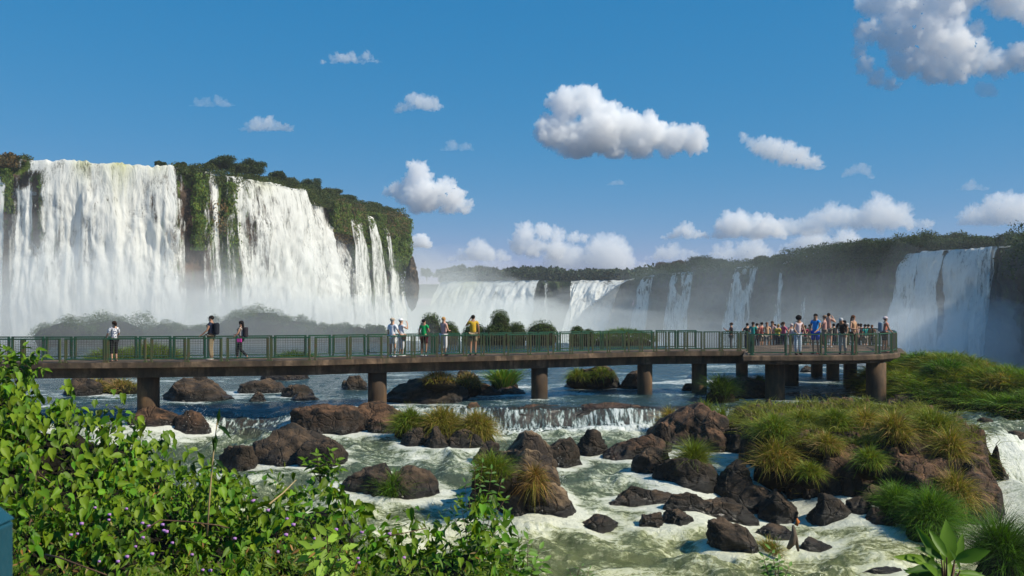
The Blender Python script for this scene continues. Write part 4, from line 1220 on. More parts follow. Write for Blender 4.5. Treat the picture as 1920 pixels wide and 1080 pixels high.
def strip(name, pxa, pxb, in0, in1, z0, z1, mat, n=60, bevel=0.02):
    pxl = np.linspace(pxa, pxb, n); mb = MB()
    for p in pxl:
        for (ins, z) in ((in0, z0), (in0, z1), (in1, z1), (in1, z0)): mb.V.append(edge(p, z, ins))
    for k in range(n - 1):
        for q in range(4): mb.F.append((4 * k + q, 4 * k + (q + 1) % 4, 4 * k + 4 + (q + 1) % 4, 4 * k + 4 + q))
    mb.F.append((0, 1, 2, 3)[::-1]); e = 4 * (n - 1); mb.F.append((e, e + 1, e + 2, e + 3))
    return under(mb.build(name, mat))
WID = 2.1
strip('deck', -260, 1560, 0, WID, DECK - .21, DECK, M['concrete'])
strip('beam', -255, 1548, .42, .70, DECK - .62, DECK - .213, M['concrete'])
strip('beam', -255, 1548, WID - .75, WID - .40, DECK - .62, DECK - .213, M['concrete'])
# platform that steps out towards the viewer
PT = [(1392, 38.3), (1500, 38.35), (1600, 38.6), (1655, 39.2), (1682, 40.2), (1688, 41.2), (1684, 43.0), (1670, 45.5), (1640, 47.5), (1480, 48.2), (1400, 47.0)]
def platform(name, pts, z0, z1, mat, shrink=0.0):
    q = [Vector((PX(px, Y), Y, 0)) for px, Y in pts]; cen = sum(q, Vector()) / len(q)
    q = [p + (cen - p).normalized() * shrink for p in q]
    bm = bmesh.new()
    f = bm.faces.new([bm.verts.new((p.x, p.y, z0)) for p in q])
    r_ = bmesh.ops.extrude_face_region(bm, geom=[f])
    bmesh.ops.translate(bm, vec=(0, 0, z1 - z0), verts=[v for v in r_['geom'] if isinstance(v, bmesh.types.BMVert)])
    bmesh.ops.recalc_face_normals(bm, faces=bm.faces)
    me = bpy.data.meshes.new(name); bm.to_mesh(me); bm.free()
    o = link(name, me, mat); b = o.modifiers.new('b', 'BEVEL'); b.width = .05; b.segments = 3; b.limit_method = 'ANGLE'
    return under(o)
platform('platform', PT, DECK - .25, DECK + .004, M['concrete'])
platform('platform_beam', PT, DECK - .40, DECK - .254, M['concrete'], .30)
# lower viewing deck behind it
LOW = DECK - .50
PL = [(1340, 49.5), (1700, 49.0), (1690, 54), (1350, 54)]
platform('lower_deck', PL, LOW - .2, LOW, M['concrete'])

# piers: (left px, right px, base row, depth factor, inset behind the edge)
def pier(px0, px1, base, Yc, top, zb=None, sq=1.0):
    w = (px1 - px0) / F * Yc; xc = PX((px0 + px1) / 2, Yc)
    zb = -0.6 if zb is None else zb
    mb = MB(); k = 28; zs = [zb, zb + .5, (zb + top) / 2, top]
    for z in zs:
        for q in range(k):
            a = 2 * math.pi * q / k; c_, s_ = math.cos(a), math.sin(a)
            mb.V.append(Vector((xc + math.copysign(abs(c_) ** sq, c_) * w / 2, Yc + math.copysign(abs(s_) ** sq, s_) * w / 2 * 1.1, z)))
    for j in range(len(zs) - 1):
        for q in range(k): mb.F.append((j * k + q, j * k + (q + 1) % k, (j + 1) * k + (q + 1) % k, (j + 1) * k + q))
    mb.F.append(tuple(range(k))[::-1]); mb.F.append(tuple(range((len(zs) - 1) * k, len(zs) * k)))
    return under(mb.build('pier', M['pier'], smooth=True))
def capb(px0, px1, ins0, ins1):      # cross-head between pier and beams
    return strip('crosshead', px0, px1, ins0, ins1, DECK - .80, DECK - .623, M['concrete'], n=4)
for (a, b, base) in ((259, 298, 766), (690, 725, 756), (996, 1027, 753), (1195, 1223, 730), (1297, 1325, 729)):
    c_ = (a + b) / 2; Yp = edgeY(c_) + 1.0
    pier(a, b, base, Yp, DECK - .215, -1.0)
for (a, b, Yp) in ((1435, 1471, 39.6), (1625, 1660, 39.9), (1470, 1497, 45.8), (1582, 1606, 47.2)):
    pier(a, b, 0, Yp, DECK - .403, -1.0)
for (a, b, Yp) in ((1521, 1542, 52.8), (1550, 1573, 50.6), (1380, 1402, 52.0)):
    pier(a, b, 0, Yp, LOW - .203, -1.0)

# railings -----------------------------------------------------------
RH = .93
def panel(A, B, kind, rear=False, post=.055, deck=DECK, mat_post=None):
    """One railing panel between two posts: posts, rails, and its bars or wire grid."""
    A = Vector(A); B = Vector(B); t = (B - A).normalized(); L = (B - A).length
    root = MB(); zt = deck + RH
    root.box(A + Vector((0, 0, zt - deck - .02)), B + Vector((0, 0, zt - deck - .02)), .06, .05)
    pr = under(root.build('railing_panel', M['green']))
    def sub(mb, name, mat):
        o = mb.build(name, mat); o.parent = pr; o.matrix_parent_inverse = pr.matrix_parent_inverse @ Matrix() if False else Matrix(); return o
    g = []
    for q in (A + t * .03, B - t * .03):
        mb = MB(); mb.box(q + Vector((0, 0, .0)), q + Vector((0, 0, RH - .046)), post, post * 1.3, up=Vector((0, 1, 0)))
        mb.box(q + Vector((0, 0, .001)), q + Vector((0, 0, .05)), post * 2.2, post * 2.2, up=Vector((0, 1, 0)))
        sub(mb, 'post', mat_post or (M['green'] if rear else M['olive']))
    mb = MB(); mb.box(A + Vector((0, 0, .13)), B + Vector((0, 0, .13)), .04, .045); sub(mb, 'bottom_rail', M['green'])
    mb = MB()
    ia, ib = A + t * .085, B - t * .085
    if kind == 'grid':
        for q in (ia, ib):
            mb = MB(); mb.box(q + Vector((0, 0, .155)), q + Vector((0, 0, RH - .048)), .03); sub(mb, 'stile', M['olive'])
        mb = MB()
        n = max(2, int(L / .11))
        for k in range(1, n): q = ia.lerp(ib, k / n); mb.box(q + Vector((0, 0, .155)), q + Vector((0, 0, RH - .05)), .007)
        for k in range(1, 8): z = .155 + (RH - .2) * k / 8; mb.box(ia + Vector((0, 0, z)), ib + Vector((0, 0, z)), .007)
        o = sub(mb, 'wire_grid', M['wire'])
    else:
        n = max(3, int(L / .125))
        for k in range(n + 1): q = ia.lerp(ib, k / n); mb.box(q + Vector((0, 0, .154)), q + Vector((0, 0, RH - .047)), .022)
        o = sub(mb, 'bars', M['bars'])
    o['kind'] = 'stuff'
    return pr
front = [(-260, -182, 'g'), (-176, -110, 'g'), (-104, -36, 'g'), (-30, 40, 'g'), (41, 112, 'g'), (119, 196, 'g'), (198, 273, 'g'), (281, 348, 'g'), (350, 416, 'g'), (424, 504, 'g'), (506, 582, 'g'), (590, 654, 'g'), (656, 718, 'g'),
         (727, 775, 'b'), (777, 822, 'b'), (828, 872, 'b'), (874, 905, 'b'), (907, 948, 'b'), (953, 993, 'b'), (995, 1031, 'b'), (1038, 1072, 'b'), (1074, 1107, 'b'), (1112, 1142, 'b'), (1144, 1175, 'b'), (1180, 1203, 'b'), (1205, 1229, 'b'), (1232, 1251, 'b'),
         (1254, 1286, 'b'), (1288, 1318, 'b'), (1320, 1352, 'b'), (1354, 1386, 'b'), (1388, 1404, 'b')]
for a, b, k in front:
    panel(edge(a, DECK, .10), edge(b, DECK, .10), 'grid' if k == 'g' else 'bars')
# rear rail: narrower panels, posts offset from the front ones
px = -240.0
while px < 1330:
    w = 34 if px < 720 else (27 if px < 1000 else 20)
    if not (1250 < px < 1252):
        panel(edge(px, DECK, WID - .10), edge(px + w * 1.9, DECK, WID - .10), 'grid' if px < 720 else 'bars', True, .06)
    px += w * 2.0
# platform railing: along its rim
def pl(px, Y): return Vector((PX(px, Y), Y, DECK))
rim = [((1410, 38.55), (1475, 38.55)), ((1480, 38.55), (1541, 38.7)), ((1546, 38.7), (1600, 38.85)), ((1604, 38.85), (1644, 39.35)), ((1648, 39.42), (1671, 40.15)), ((1673, 40.3), (1680, 41.4)), ((1680, 41.6), (1677, 43.0)), ((1677, 43.2), (1664, 45.2)), ((1662, 45.4), (1636, 47.1)),
       ((1632, 47.2), (1590, 47.45)), ((1588, 47.5), (1546, 47.65)), ((1544, 47.7), (1500, 47.8)), ((1408, 38.7), (1404, 40.4))]
for i, (a, b) in enumerate(rim):
    panel(pl(*a), pl(*b), 'grid' if i < 8 else 'bars', mat_post=M['green'] if i % 2 == 0 else None)
# low deck rear rail
for k in range(9):
    a = Vector((PX(1352 + k * 37, 53.7), 53.7, LOW)); b = Vector((PX(1352 + k * 37 + 34, 53.7), 53.7, LOW))
    panel(a, b, 'bars', True, deck=LOW)
# ------------------------------------------------------------------ islet and bank as ground shapes
def inside_dist(x, y, poly):
    """Signed distance to a polygon, positive inside."""
    poly = np.array(poly, float); n = len(poly)
    d = np.full(x.shape, 1e9); ins = np.zeros(x.shape, bool)
    for i in range(n):
        a = poly[i]; b = poly[(i + 1) % n]; e = b - a
        t = np.clip(((x - a[0]) * e[0] + (y - a[1]) * e[1]) / (e @ e), 0, 1)
        d = np.minimum(d, np.hypot(x - a[0] - t * e[0], y - a[1] - t * e[1]))
        c = ((a[1] > y) != (b[1] > y)) & (x < (b[0] - a[0]) * (y - a[1]) / (b[1] - a[1] + 1e-12) + a[0])
        ins ^= c
    return np.where(ins, d, -d)
POLY_I = [(7.45, 27.4), (8.0, 31), (8.3, 35), (10, 35.8), (15.4, 35.6), (16.7, 33), (15.7, 29.5), (14.6, 26), (13.3, 24.6), (11.8, 25.2), (10.6, 26.1), (8.9, 26.5)]
POLY_B = [(16.9, 39.5), (18.3, 36.6), (20.2, 33.9), (22, 32.6), (30, 32.8), (29, 36), (25.0, 40), (23.6, 46), (19.5, 49), (17.3, 46)]
def h_islet(x, y):
    p = np.stack([x, y, 0 * x], -1)
    s = inside_dist(x, y, POLY_I) + fbm(p * .9, 4, 51) * 1.1 + fbm(p * .42, 2, 71) * .9 + .25
    top = np.interp(y, [24.5, 25.3, 26.2, 27.2, 28.3, 31, 34, 36], [-1.5, -1.0, -.5, -.12, .14, .18, .24, .24])
    top = top + fbm(p * .6, 4, 52) * .35 + (ridged(p * np.array([.9, 1.4, 1]), 4, 53) - .5) * .45
    top = np.round(top * 3.2 + fbm(p * 1.3, 3, 54)) / 3.2 * .55 + top * .45          # ledges
    return -3.2 + (top + 3.2) * sstep(-.15, .75, s)
def h_bank(x, y):
    p = np.stack([x, y, 0 * x], -1)
    s = inside_dist(x, y, POLY_B) + fbm(p * .6, 4, 55) * .6
    top = .25 + 1.45 * sstep(0.2, 3.4, s) * np.interp(x, [18, 20, 23, 26], [1, .95, .6, .15]) + fbm(p * .35, 3, 56) * .6 + fbm(p * 1.4, 3, 57) * .15
    top = top * np.interp(y, [33, 36, 41], [.35, .60, 1.0])
    return -2.9 + (top + 2.9) * sstep(-.3, .6, s)
def ground(name, hf, x0, x1, y0, y1, res, mat, label, cat):
    gx = np.arange(x0, x1, res); gy = np.arange(y0, y1, res)
    X, Y = np.meshgrid(gx, gy); x, y = X.ravel(), Y.ravel(); z = hf(x, y)
    pts = np.stack([x, y, z], -1)
    pts[:, 2] += fbm(pts * 2.6, 4, 58) * .10
    pts[:, 1] -= fbm(pts * 1.7, 4, 59) * .22
    keep = z > -3.0
    fa = grid_faces(len(gy), len(gx)); fa = fa[keep[fa].any(1)]
    wl = zw(x, y)
    me = mesh_np(name, pts, fa, {'wet': 1 - sstep(.05, .35, pts[:, 2] - wl)}, smooth=True)
    return tag(link(name, me, M[mat]), label, cat)
ground('rocky_islet', h_islet, 7, 18.2, 23.6, 37, .055, 'rock_red', 'large islet of red-brown rock and soil, grass on top, right of centre', 'islet')
ground('grassy_bank', h_bank, 15.6, 31, 31, 50.5, .10, 'soil', 'tall grassy mound rising beside the right end of the bridge', 'river bank')

# ------------------------------------------------------------------ grass
def blades(roots, out, L, lean, width, tint, r, droop=.35):
    """Curved tapering blades. roots (n,3), out (n,3) horizontal lean direction."""
    n = len(roots)
    ts = np.array([0, .3, .62, 1.0])
    side = np.stack([-out[:, 1], out[:, 0], np.zeros(n)], -1)
    side = side + r.normal(size=(n, 3)) * .5; side /= np.linalg.norm(side, axis=1)[:, None]
    V = np.zeros((n, 7, 3)); k = 0
    for i, t in enumerate(ts):
        c = roots + np.array([0, 0, 1.0])[None] * (L * (t - droop * t * t))[:, None] + out * (L * lean * t ** 1.6)[:, None]
        w = width * (1, .9, .6, 0)[i]
        if i < 3: V[:, k] = c - side * w[:, None]; V[:, k + 1] = c + side * w[:, None]; k += 2
        else: V[:, k] = c
    Q = np.array([[0, 1, 3, 2], [2, 3, 5, 4]]); T = np.array([[4, 5, 6]])
    off = (np.arange(n) * 7)[:, None, None]
    Fs = [(Q[None] + off).reshape(-1, 4), (T[None] + off).reshape(-1, 3)]
    sh = np.array([.75, .75, .95, .95, 1.1, 1.1, 1.2])[None, :, None]
    tt = (tint[:, None, :] * sh).reshape(-1, 3)
    return V.reshape(-1, 3), Fs, tt
GREEN = (0.115, 0.19, 0.014); OLIVE = (0.20, 0.20, 0.022); STRAW = (0.36, 0.23, 0.075); LUSH = (0.075, 0.175, 0.012); DARKG = (0.035, 0.065, 0.014)
def grass_tints(n, a, b, r, frac):
    m_ = (r.uniform(size=(n, 1)) < frac)
    base = np.where(m_, np.array(b)[None], np.array(a)[None])
    return (base * (1 + .3 * r.normal(size=(n, 1))).clip(.3, 2)).clip(.005, .8)
gseed = [700]
def tuft(px0, px1, yt, yb, label, n=1100, Y=None, a=GREEN, b=STRAW, frac=.25, Lf=.62, droopy=.45, cat='grass tuft', depth=.8, group='grass tufts on the river rocks', wid=.008, z0=None):
    """A domed tuft of long blades seen in the given box of the photo."""
    gseed[0] += 1; r = np.random.default_rng(gseed[0])
    pc = (px0 + px1) / 2
    if Y is None: Y = rowY_px(yb, pc) + .5
    W = (px1 - px0) / F * Y; H = (yb - yt) / F * Y
    cx = PX(pc, Y); zb = CZ + (HY - yb) / F * Y if z0 is None else z0
    zt = CZ + (HY - yt) / F * Y
    L = H * Lf
    a_ = r.uniform(0, 2 * math.pi, n); rad = np.sqrt(r.uniform(0, 1, n))
    u, v = np.cos(a_) * rad, np.sin(a_) * rad
    dome = np.sqrt(np.clip(1 - rad ** 2, 0, 1))
    lump = fbm(np.stack([u * 2, v * 2, 0 * u + gseed[0]], -1), 3, 5)
    rt = np.stack([cx + u * max(W * .5 - L * .35, .05), Y + v * W * .5 * depth, zb + dome * max(H - L * .8, .02) + lump * H * .12], -1)
    out = np.stack([u + .5 * r.normal(size=n), v - .15 + .5 * r.normal(size=n), 0 * u], -1)
    out /= np.linalg.norm(out, axis=1)[:, None] + 1e-6
    V, Fs, tt = blades(rt, out, L * r.uniform(.35, 1.3, n), (.25 + .75 * rad) * r.uniform(.6, 1.3, n), wid * (Y / 30) * r.uniform(.6, 1.4, n), grass_tints(n, a, b, r, frac), r, (.2 + droopy * rad) * r.uniform(.5, 1.5, n))
    root = empty('grass_tuft', (cx, Y, zb))
    V = V - np.array([cx, Y, zb])
    link('blades', mesh_np('blades', V, Fs, {'tint': tt}), M['grass'], root)['kind'] = 'stuff'
    # matted root ball under the blades
    co, fa = ico(3)
    q = co * np.array([W * .42, W * .40 * depth, max(H * .42, .08)]) * (1 + .2 * fbm(co * 2.3, 3, gseed[0]))[:, None]
    link('roots', mesh_np('roots', q, fa, smooth=True), M['soil'], root)
    return tag(root, label, cat, group)
tuft(350, 393, 704, 733, 'dry brown tuft alone on the low rock behind the leftmost pier', 500, a=STRAW, b=(0.2, .12, .05), frac=.5, Y=rowY_px(740, 370) + .2)
tuft(148, 205, 705, 735, 'brownish drooping grass on the shaded rock at left, left half', 600, a=OLIVE, b=STRAW, frac=.6, Y=rowY_px(737, 190) + .2, droopy=.7)
tuft(196, 262, 705, 735, 'brownish drooping grass on the shaded rock at left, next to the pier', 600, a=OLIVE, b=STRAW, frac=.6, Y=rowY_px(737, 230) + .2, droopy=.7)
tuft(722, 800, 694, 742, 'green-brown grass hanging over the left end of the large shaded rock', 1100, a=OLIVE, b=STRAW, frac=.35, Y=rowY_px(756, 760) + .2, droopy=.7)
tuft(785, 862, 690, 720, 'olive grass along the crest of the large shaded rock', 800, a=OLIVE, b=STRAW, frac=.45, Y=rowY_px(756, 820) + .2, droopy=.7)
tuft(848, 908, 692, 730, 'straw-coloured grass at the right end of the large shaded rock', 800, a=STRAW, b=OLIVE, frac=.35, Y=rowY_px(744, 880) + .2, droopy=.7)
tuft(913, 978, 688, 729, 'upright green reeds standing in the water between two piers', 1000, a=LUSH, b=OLIVE, frac=.3, Lf=.95, droopy=.1, wid=.013, Y=rowY_px(730, 945))
tuft(1058, 1108, 685, 716, 'drooping grass cap on the left of the rock block between two piers', 700, a=OLIVE, b=GREEN, frac=.4, Y=rowY_px(729, 1080) + .2, droopy=.9)
tuft(1100, 1156, 683, 712, 'drooping grass cap on the right of the rock block between two piers', 700, a=OLIVE, b=GREEN, frac=.4, Y=rowY_px(729, 1130) + .2, droopy=.9)
tuft(1318, 1384, 694, 750, 'dark green bushy grass left of the big platform pier', 1200, a=DARKG, b=GREEN, frac=.35, Lf=.75, Y=rowY_px(752, 1350))
tuft(1408, 1440, 699, 725, 'small dark tuft on the reddish rock against the platform pier', 450, a=GREEN, b=DARKG, frac=.5, Y=rowY_px(736, 1425) + .2)
tuft(733, 808, 759, 812, 'left end of the wide bright grass before the second pier', a=GREEN, b=OLIVE, frac=.4, Y=33.6, droopy=.8, n=2600)
tuft(785, 872, 756, 816, 'middle of the wide bright grass before the second pier', a=OLIVE, b=STRAW, frac=.25, Y=33.2, droopy=.8, n=3000)
tuft(855, 933, 760, 826, 'right end of the wide bright grass hanging to the water', a=OLIVE, b=STRAW, frac=.35, Y=32.8, droopy=.95, n=2800)
tuft(1232, 1278, 757, 806, 'brown-green tuft on the left shoulder of the rock by the small fall', 900, a=OLIVE, b=STRAW, frac=.5, Y=34.8, droopy=.9)
tuft(1292, 1352, 747, 800, 'bright grass over the crown of the rock by the small fall', 1300, a=OLIVE, b=GREEN, frac=.5, Y=34.6, droopy=.7)
tuft(1318, 1386, 752, 834, 'long grass hanging down the right shoulder of the rock by the small fall', 1600, a=GREEN, b=OLIVE, frac=.5, Y=33.6, droopy=.9)
tuft(1268, 1333, 817, 882, 'round bright yellow-green tuft on the black rock shelf', 1800, a=(0.12, 0.165, 0.014), b=OLIVE, frac=.3, Lf=.8, Y=rowY_px(905, 1300) + .2, droopy=.6)
tuft(698, 776, 878, 936, 'green grass sprouting from the wet black rock', 1300, a=LUSH, b=GREEN, frac=.4, Lf=.75, Y=rowY_px(936, 735) + .3)
tuft(876, 968, 842, 905, 'green grass on the left slope of the tallest rock', 1500, a=GREEN, b=OLIVE, frac=.4, Y=rowY_px(985, 920) + .2, Lf=.6)
tuft(978, 1030, 858, 922, 'dry orange grass hanging down the face of the tallest rock', 900, a=(0.30, 0.17, 0.05), b=OLIVE, frac=.3, Y=rowY_px(985, 1000) + .35, droopy=1.2, Lf=.7)
tuft(1412, 1474, 1004, 1052, 'mixed green and rusty tuft behind the dark rock near the bottom', 1000, a=GREEN, b=STRAW, frac=.5, Y=rowY_px(1046, 1440) + .3)
tuft(1638, 1722, 898, 968, 'fresh green tuft at the foot of the islet, the left of two', 2200, a=LUSH, b=GREEN, frac=.3, Lf=.6, Y=25.0, droopy=.7)
tuft(1690, 1806, 905, 1012, 'largest fresh green grass dome at the foot of the islet', 4200, a=LUSH, b=GREEN, frac=.35, Lf=.55, Y=23.9, droopy=.8)
tuft(1745, 1835, 868, 960, 'long olive grass hanging down the right face of the islet', 1800, a=OLIVE, b=STRAW, frac=.4, Y=25.4, droopy=1.0)
tuft(1818, 1935, 945, 1100, 'tall green grass at the right edge near the bottom', 4200, a=LUSH, b=DARKG, frac=.35, Lf=.7, Y=18.5, droopy=.6, wid=.009)
tuft(1905, 2060, 960, 1120, 'tall green grass running out of the right edge at the bottom', 2600, a=LUSH, b=DARKG, frac=.35, Lf=.7, Y=18.0, droopy=.6, wid=.009)
tuft(1880, 1960, 700, 716, 'low green bush at the far edge of the river by the right edge', 500, a=DARKG, b=GREEN, frac=.3, Y=52.0)
tuft(160, 262, 648, 684, 'green grassy islet seen through the left railing', 1800, a=GREEN, b=OLIVE, frac=.3, Y=64.0, wid=.010, group='grassy islets behind the bridge')
tuft(225, 345, 640, 682, 'tallest green grassy islet behind the left railing', 2200, a=GREEN, b=OLIVE, frac=.3, Y=66.0, wid=.010, group='grassy islets behind the bridge')
tuft(505, 600, 655, 684, 'low green islet behind the railing in the left half', 1300, a=GREEN, b=DARKG, frac=.4, Y=64.0, wid=.010, group='grassy islets behind the bridge')
tuft(1105, 1232, 613, 644, 'bright green reed bed far behind the middle of the bridge', 2600, a=(0.10, 0.17, 0.02), b=GREEN, frac=.3, Y=90.0, Lf=.4, wid=.010, group='grassy islets behind the bridge')
def cover(name, label, hf, poly, n, zmin, L0, a, b, frac, seed, patch=.0, lean0=.5, wid=.009, spread=.3):
    r = np.random.default_rng(seed)
    P_ = np.array(poly); lo, hi = P_.min(0) - spread, P_.max(0) + spread
    x = r.uniform(lo[0], hi[0], n); y = r.uniform(lo[1], hi[1], n)
    z = hf(x, y); p = np.stack([x, y, z], -1)
    dn = fbm(p * np.array([.7, .7, 0]), 4, seed)
    keep = (z > zmin) & (dn > patch)
    # steep, falling faces stay bare in part
    x, y, z, p, dn = x[keep], y[keep], z[keep], p[keep], dn[keep]
    e = .25
    gx = (hf(x + e, y) - hf(x - e, y)) / (2 * e); gy = (hf(x, y + e) - hf(x, y - e)) / (2 * e)
    sl = np.hypot(gx, gy)
    out = np.stack([-gx, -gy, 0 * gx], -1) * .35 + r.normal(size=(len(x), 3)) * np.array([.7, .7, 0])
    out /= np.linalg.norm(out, axis=1)[:, None] + 1e-6
    m_ = len(x)
    cl = 1 + .9 * fbm(p * 1.1, 3, seed + 1)
    L = L0 * cl.clip(.4, 2) * r.uniform(.6, 1.2, m_)
    fr = frac + 1.2 * fbm(p * .5, 3, seed + 2)
    T = np.where((r.uniform(size=m_) < fr)[:, None], np.array(b)[None], np.array(a)[None]) * (1 + .3 * r.normal(size=(m_, 1))).clip(.3, 2) * (1 + .5 * fbm(p * .8, 3, seed + 6))[:, None].clip(.4, 1.6)
    V, Fs, tt = blades(p + np.array([0, 0, -.04]), out, L, lean0 + .8 * sl.clip(0, 1.2), wid * r.uniform(.6, 1.4, m_), T.clip(.005, .6), r, (.25 + .5 * sl.clip(0, 1)))
    return tag(link(name, mesh_np(name, V, Fs, {'tint': tt}), M['grass']), label, kind='stuff')

for (a0, a1, y0_, y1_, Yy, ca, cb, lab) in ((1408, 1492, 768, 826, 27.7, GREEN, OLIVE, 'yellow-green tuft on the upper left corner of the islet'), (1405, 1500, 812, 885, 26.9, OLIVE, STRAW, 'shaggy straw-tipped tuft overhanging the left face of the islet'),
    (1470, 1545, 760, 808, 29.6, OLIVE, GREEN, 'bright tuft on the rear crest of the islet, second from the left'), (1530, 1600, 757, 812, 29.2, GREEN, OLIVE, 'tall green tuft in the middle of the islet crest'), (1590, 1655, 758, 812, 29.2, OLIVE, STRAW, 'olive tuft on the islet crest before the right pier'),
    (1640, 1712, 762, 832, 27.4, OLIVE, STRAW, 'rusty tuft on the islet crest just right of the right pier'), (1700, 1800, 757, 820, 28.4, OLIVE, GREEN, 'wide tuft on the right corner of the islet crest'), (1745, 1815, 790, 872, 26.9, OLIVE, STRAW, 'brown-green tuft hanging down the right shoulder of the islet'),
    (1520, 1580, 805, 850, 26.9, OLIVE, STRAW, 'dry tuft partway down the face of the islet'), (1600, 1660, 830, 880, 26.2, GREEN, OLIVE, 'small green tuft on the ledge in the middle of the islet face'), (1795, 1856, 812, 905, 28.2, OLIVE, GREEN, 'olive tuft hanging over the right chute, upper of two'), (1780, 1850, 880, 965, 26.6, GREEN, OLIVE, 'green tuft hanging over the right chute, lower of two'),
    (1490, 1545, 860, 900, 25.9, OLIVE, GREEN, 'low tuft near the foot of the islet at its left')):
    tuft(a0, a1, y0_, y1_, lab, 1500, Y=Yy, a=ca, b=cb, frac=.35, droopy=.8, Lf=.7, group='grass tufts on the islet', wid=.009)
cover('grass', 'olive and brown grass covering the rocky islet', h_islet, POLY_I, 52000, -.12, .50, (0.14, 0.17, 0.018), OLIVE, .45, 801, patch=-.10)
cover('grass', 'brown withered growth on the face of the rocky islet', h_islet, POLY_I, 9000, -1.4, .34, (0.13, 0.08, 0.035), OLIVE, .3, 802, patch=.10, lean0=.7)
BANKL = ['clump of grass at the far top of the right bank by the platform', 'pale clump on the skyline of the right bank, left of the seed stalks', 'clump on the skyline of the right bank under the seed stalks', 'grass clump beside the right pier at the top of its shaft', 'green clump a little right of the right pier, halfway up the bank', 'olive clump in the middle of the right bank', 'clump on the right skyline where the bank starts to fall', 'grass clump low beside the foot of the right pier', 'rounded dark clump at mid-slope of the right bank', 'olive-brown clump at mid-slope nearer the right edge', 'clump above the dark slab at the foot of the bank', 'lush clump low on the right bank over the chute', 'yellowish clump at the right end of the bank slope', 'lowest clump of the right bank, overhanging the right chute', 'clump farthest right on the bank against the gorge mist']
_r = random.Random(12)
for k, (bx, by, w_, h_) in enumerate([(18.6, 44.5, 1.7, 1.0), (19.8, 43, 1.9, 1.0), (21.2, 42.2, 1.9, .9), (18.3, 41.2, 1.7, .9), (19.6, 40, 1.9, .9), (21.3, 39.6, 1.9, .9), (22.6, 40.2, 1.8, .8), (19.2, 38, 1.7, .8), (20.8, 37.6, 1.9, .8), (22.4, 37.6, 1.9, .8), (20.6, 35.6, 1.7, .7), (22.2, 35.4, 1.8, .7), (23.4, 36.4, 1.7, .7), (22.4, 33.9, 1.5, .6), (24.0, 38.6, 1.7, .7)]):
    zb_ = float(h_bank(np.array([bx]), np.array([by]))[0]) - .25
    pa = 960 + (bx - w_ / 2) / by * F; pb = 960 + (bx + w_ / 2) / by * F
    ya = HY + (CZ - zb_ - h_) / by * F; yb_ = HY + (CZ - zb_) / by * F
    tuft(pa, pb, ya, yb_, BANKL[k], 1500, Y=by, a=(GREEN, LUSH, OLIVE)[k % 3], b=(OLIVE, DARKG, STRAW)[k % 3], frac=.3, droopy=.6, Lf=.7, group='grass clumps on the right bank', wid=.010, z0=zb_)
cover('grass', 'dense tall grass covering the bank at the right end of the bridge', h_bank, POLY_B, 90000, -.6, .72, GREEN, OLIVE, .35, 803, patch=-.6, wid=.013)
cover('grass', 'darker broad grass on the near slope of the right bank', h_bank, [(18, 33), (30, 33), (30, 39), (18, 39)], 16000, -.9, .7, LUSH, DARKG, .45, 804, patch=-.3, wid=.013)

# a few tall seed stalks over the bank
for k, px in enumerate((1731, 1738, 1744, 1756, 1763, 1767)):
    r_ = random.Random(k); Y = 44.5
    b0 = P(px, 690, Y); t0 = b0 + Vector((r_.uniform(-.1, .2), 0, .55 + .25 * r_.random()))
    mb = MB(); mb.tube([b0, (b0 + t0) / 2, t0], [.02, .018, .03], 5)
    o = mb.build('seed_stalk', M['stem']); tag(o, ('leftmost dark seed stalk on the grassy bank by the bridge', 'second seed stalk from the left on the grassy bank', 'third seed stalk from the left on the grassy bank', 'fourth seed stalk from the left on the grassy bank', 'next to last seed stalk on the right of the grassy bank', 'last seed stalk on the right of the grassy bank')[k], 'plant', 'seed stalks on the grassy bank')

# ------------------------------------------------------------------ round bushes on the islets before the falls
bushes = [(76, 172, 598, 88, 'misty flat-topped bush far left behind the railing'), (150, 262, 593, 90, 'broad misty bush with a square right shoulder, behind the woman in the patterned top'),
 (266, 335, 605, 92, 'misty bush between the broad square one and the man with the backpack'), (325, 384, 611, 92, 'low misty bush left of the man with the backpack'),
 (405, 478, 588, 94, 'left shoulder of the big green bush mass'), (448, 540, 575, 95, 'highest dome of the big green bush mass behind the walking pair'), (520, 580, 594, 95, 'right slope bush of the big green mass'),
 (560, 606, 604, 95, 'small bush at the right foot of the big green mass'), (600, 645, 608, 96, 'small lone dome bush midway to the elderly couple'), (640, 692, 608, 96, 'twin-lobed small bush left of the elderly couple'), (688, 728, 612, 96, 'smallest bush just left of the elderly couple'),
 (783, 832, 583, 92, 'tall round bush behind the man in green'), (818, 864, 602, 92, 'low round bush behind the woman in pink'), (862, 916, 604, 90, 'low bush right of the woman in pink'), (900, 972, 601, 90, 'wide bush under the tall round crown'),
 (915, 960, 577, 90, 'tall round dark crown behind the man in yellow, to his right'), (948, 990, 603, 90, 'round bush right of the tall crown'), (980, 1050, 599, 90, 'three-lobed dark bush right of centre'), (1066, 1098, 611, 88, 'small round bush before the misty right cliff'), (1090, 1118, 617, 88, 'tiny bush at the left end of the reed bed')]
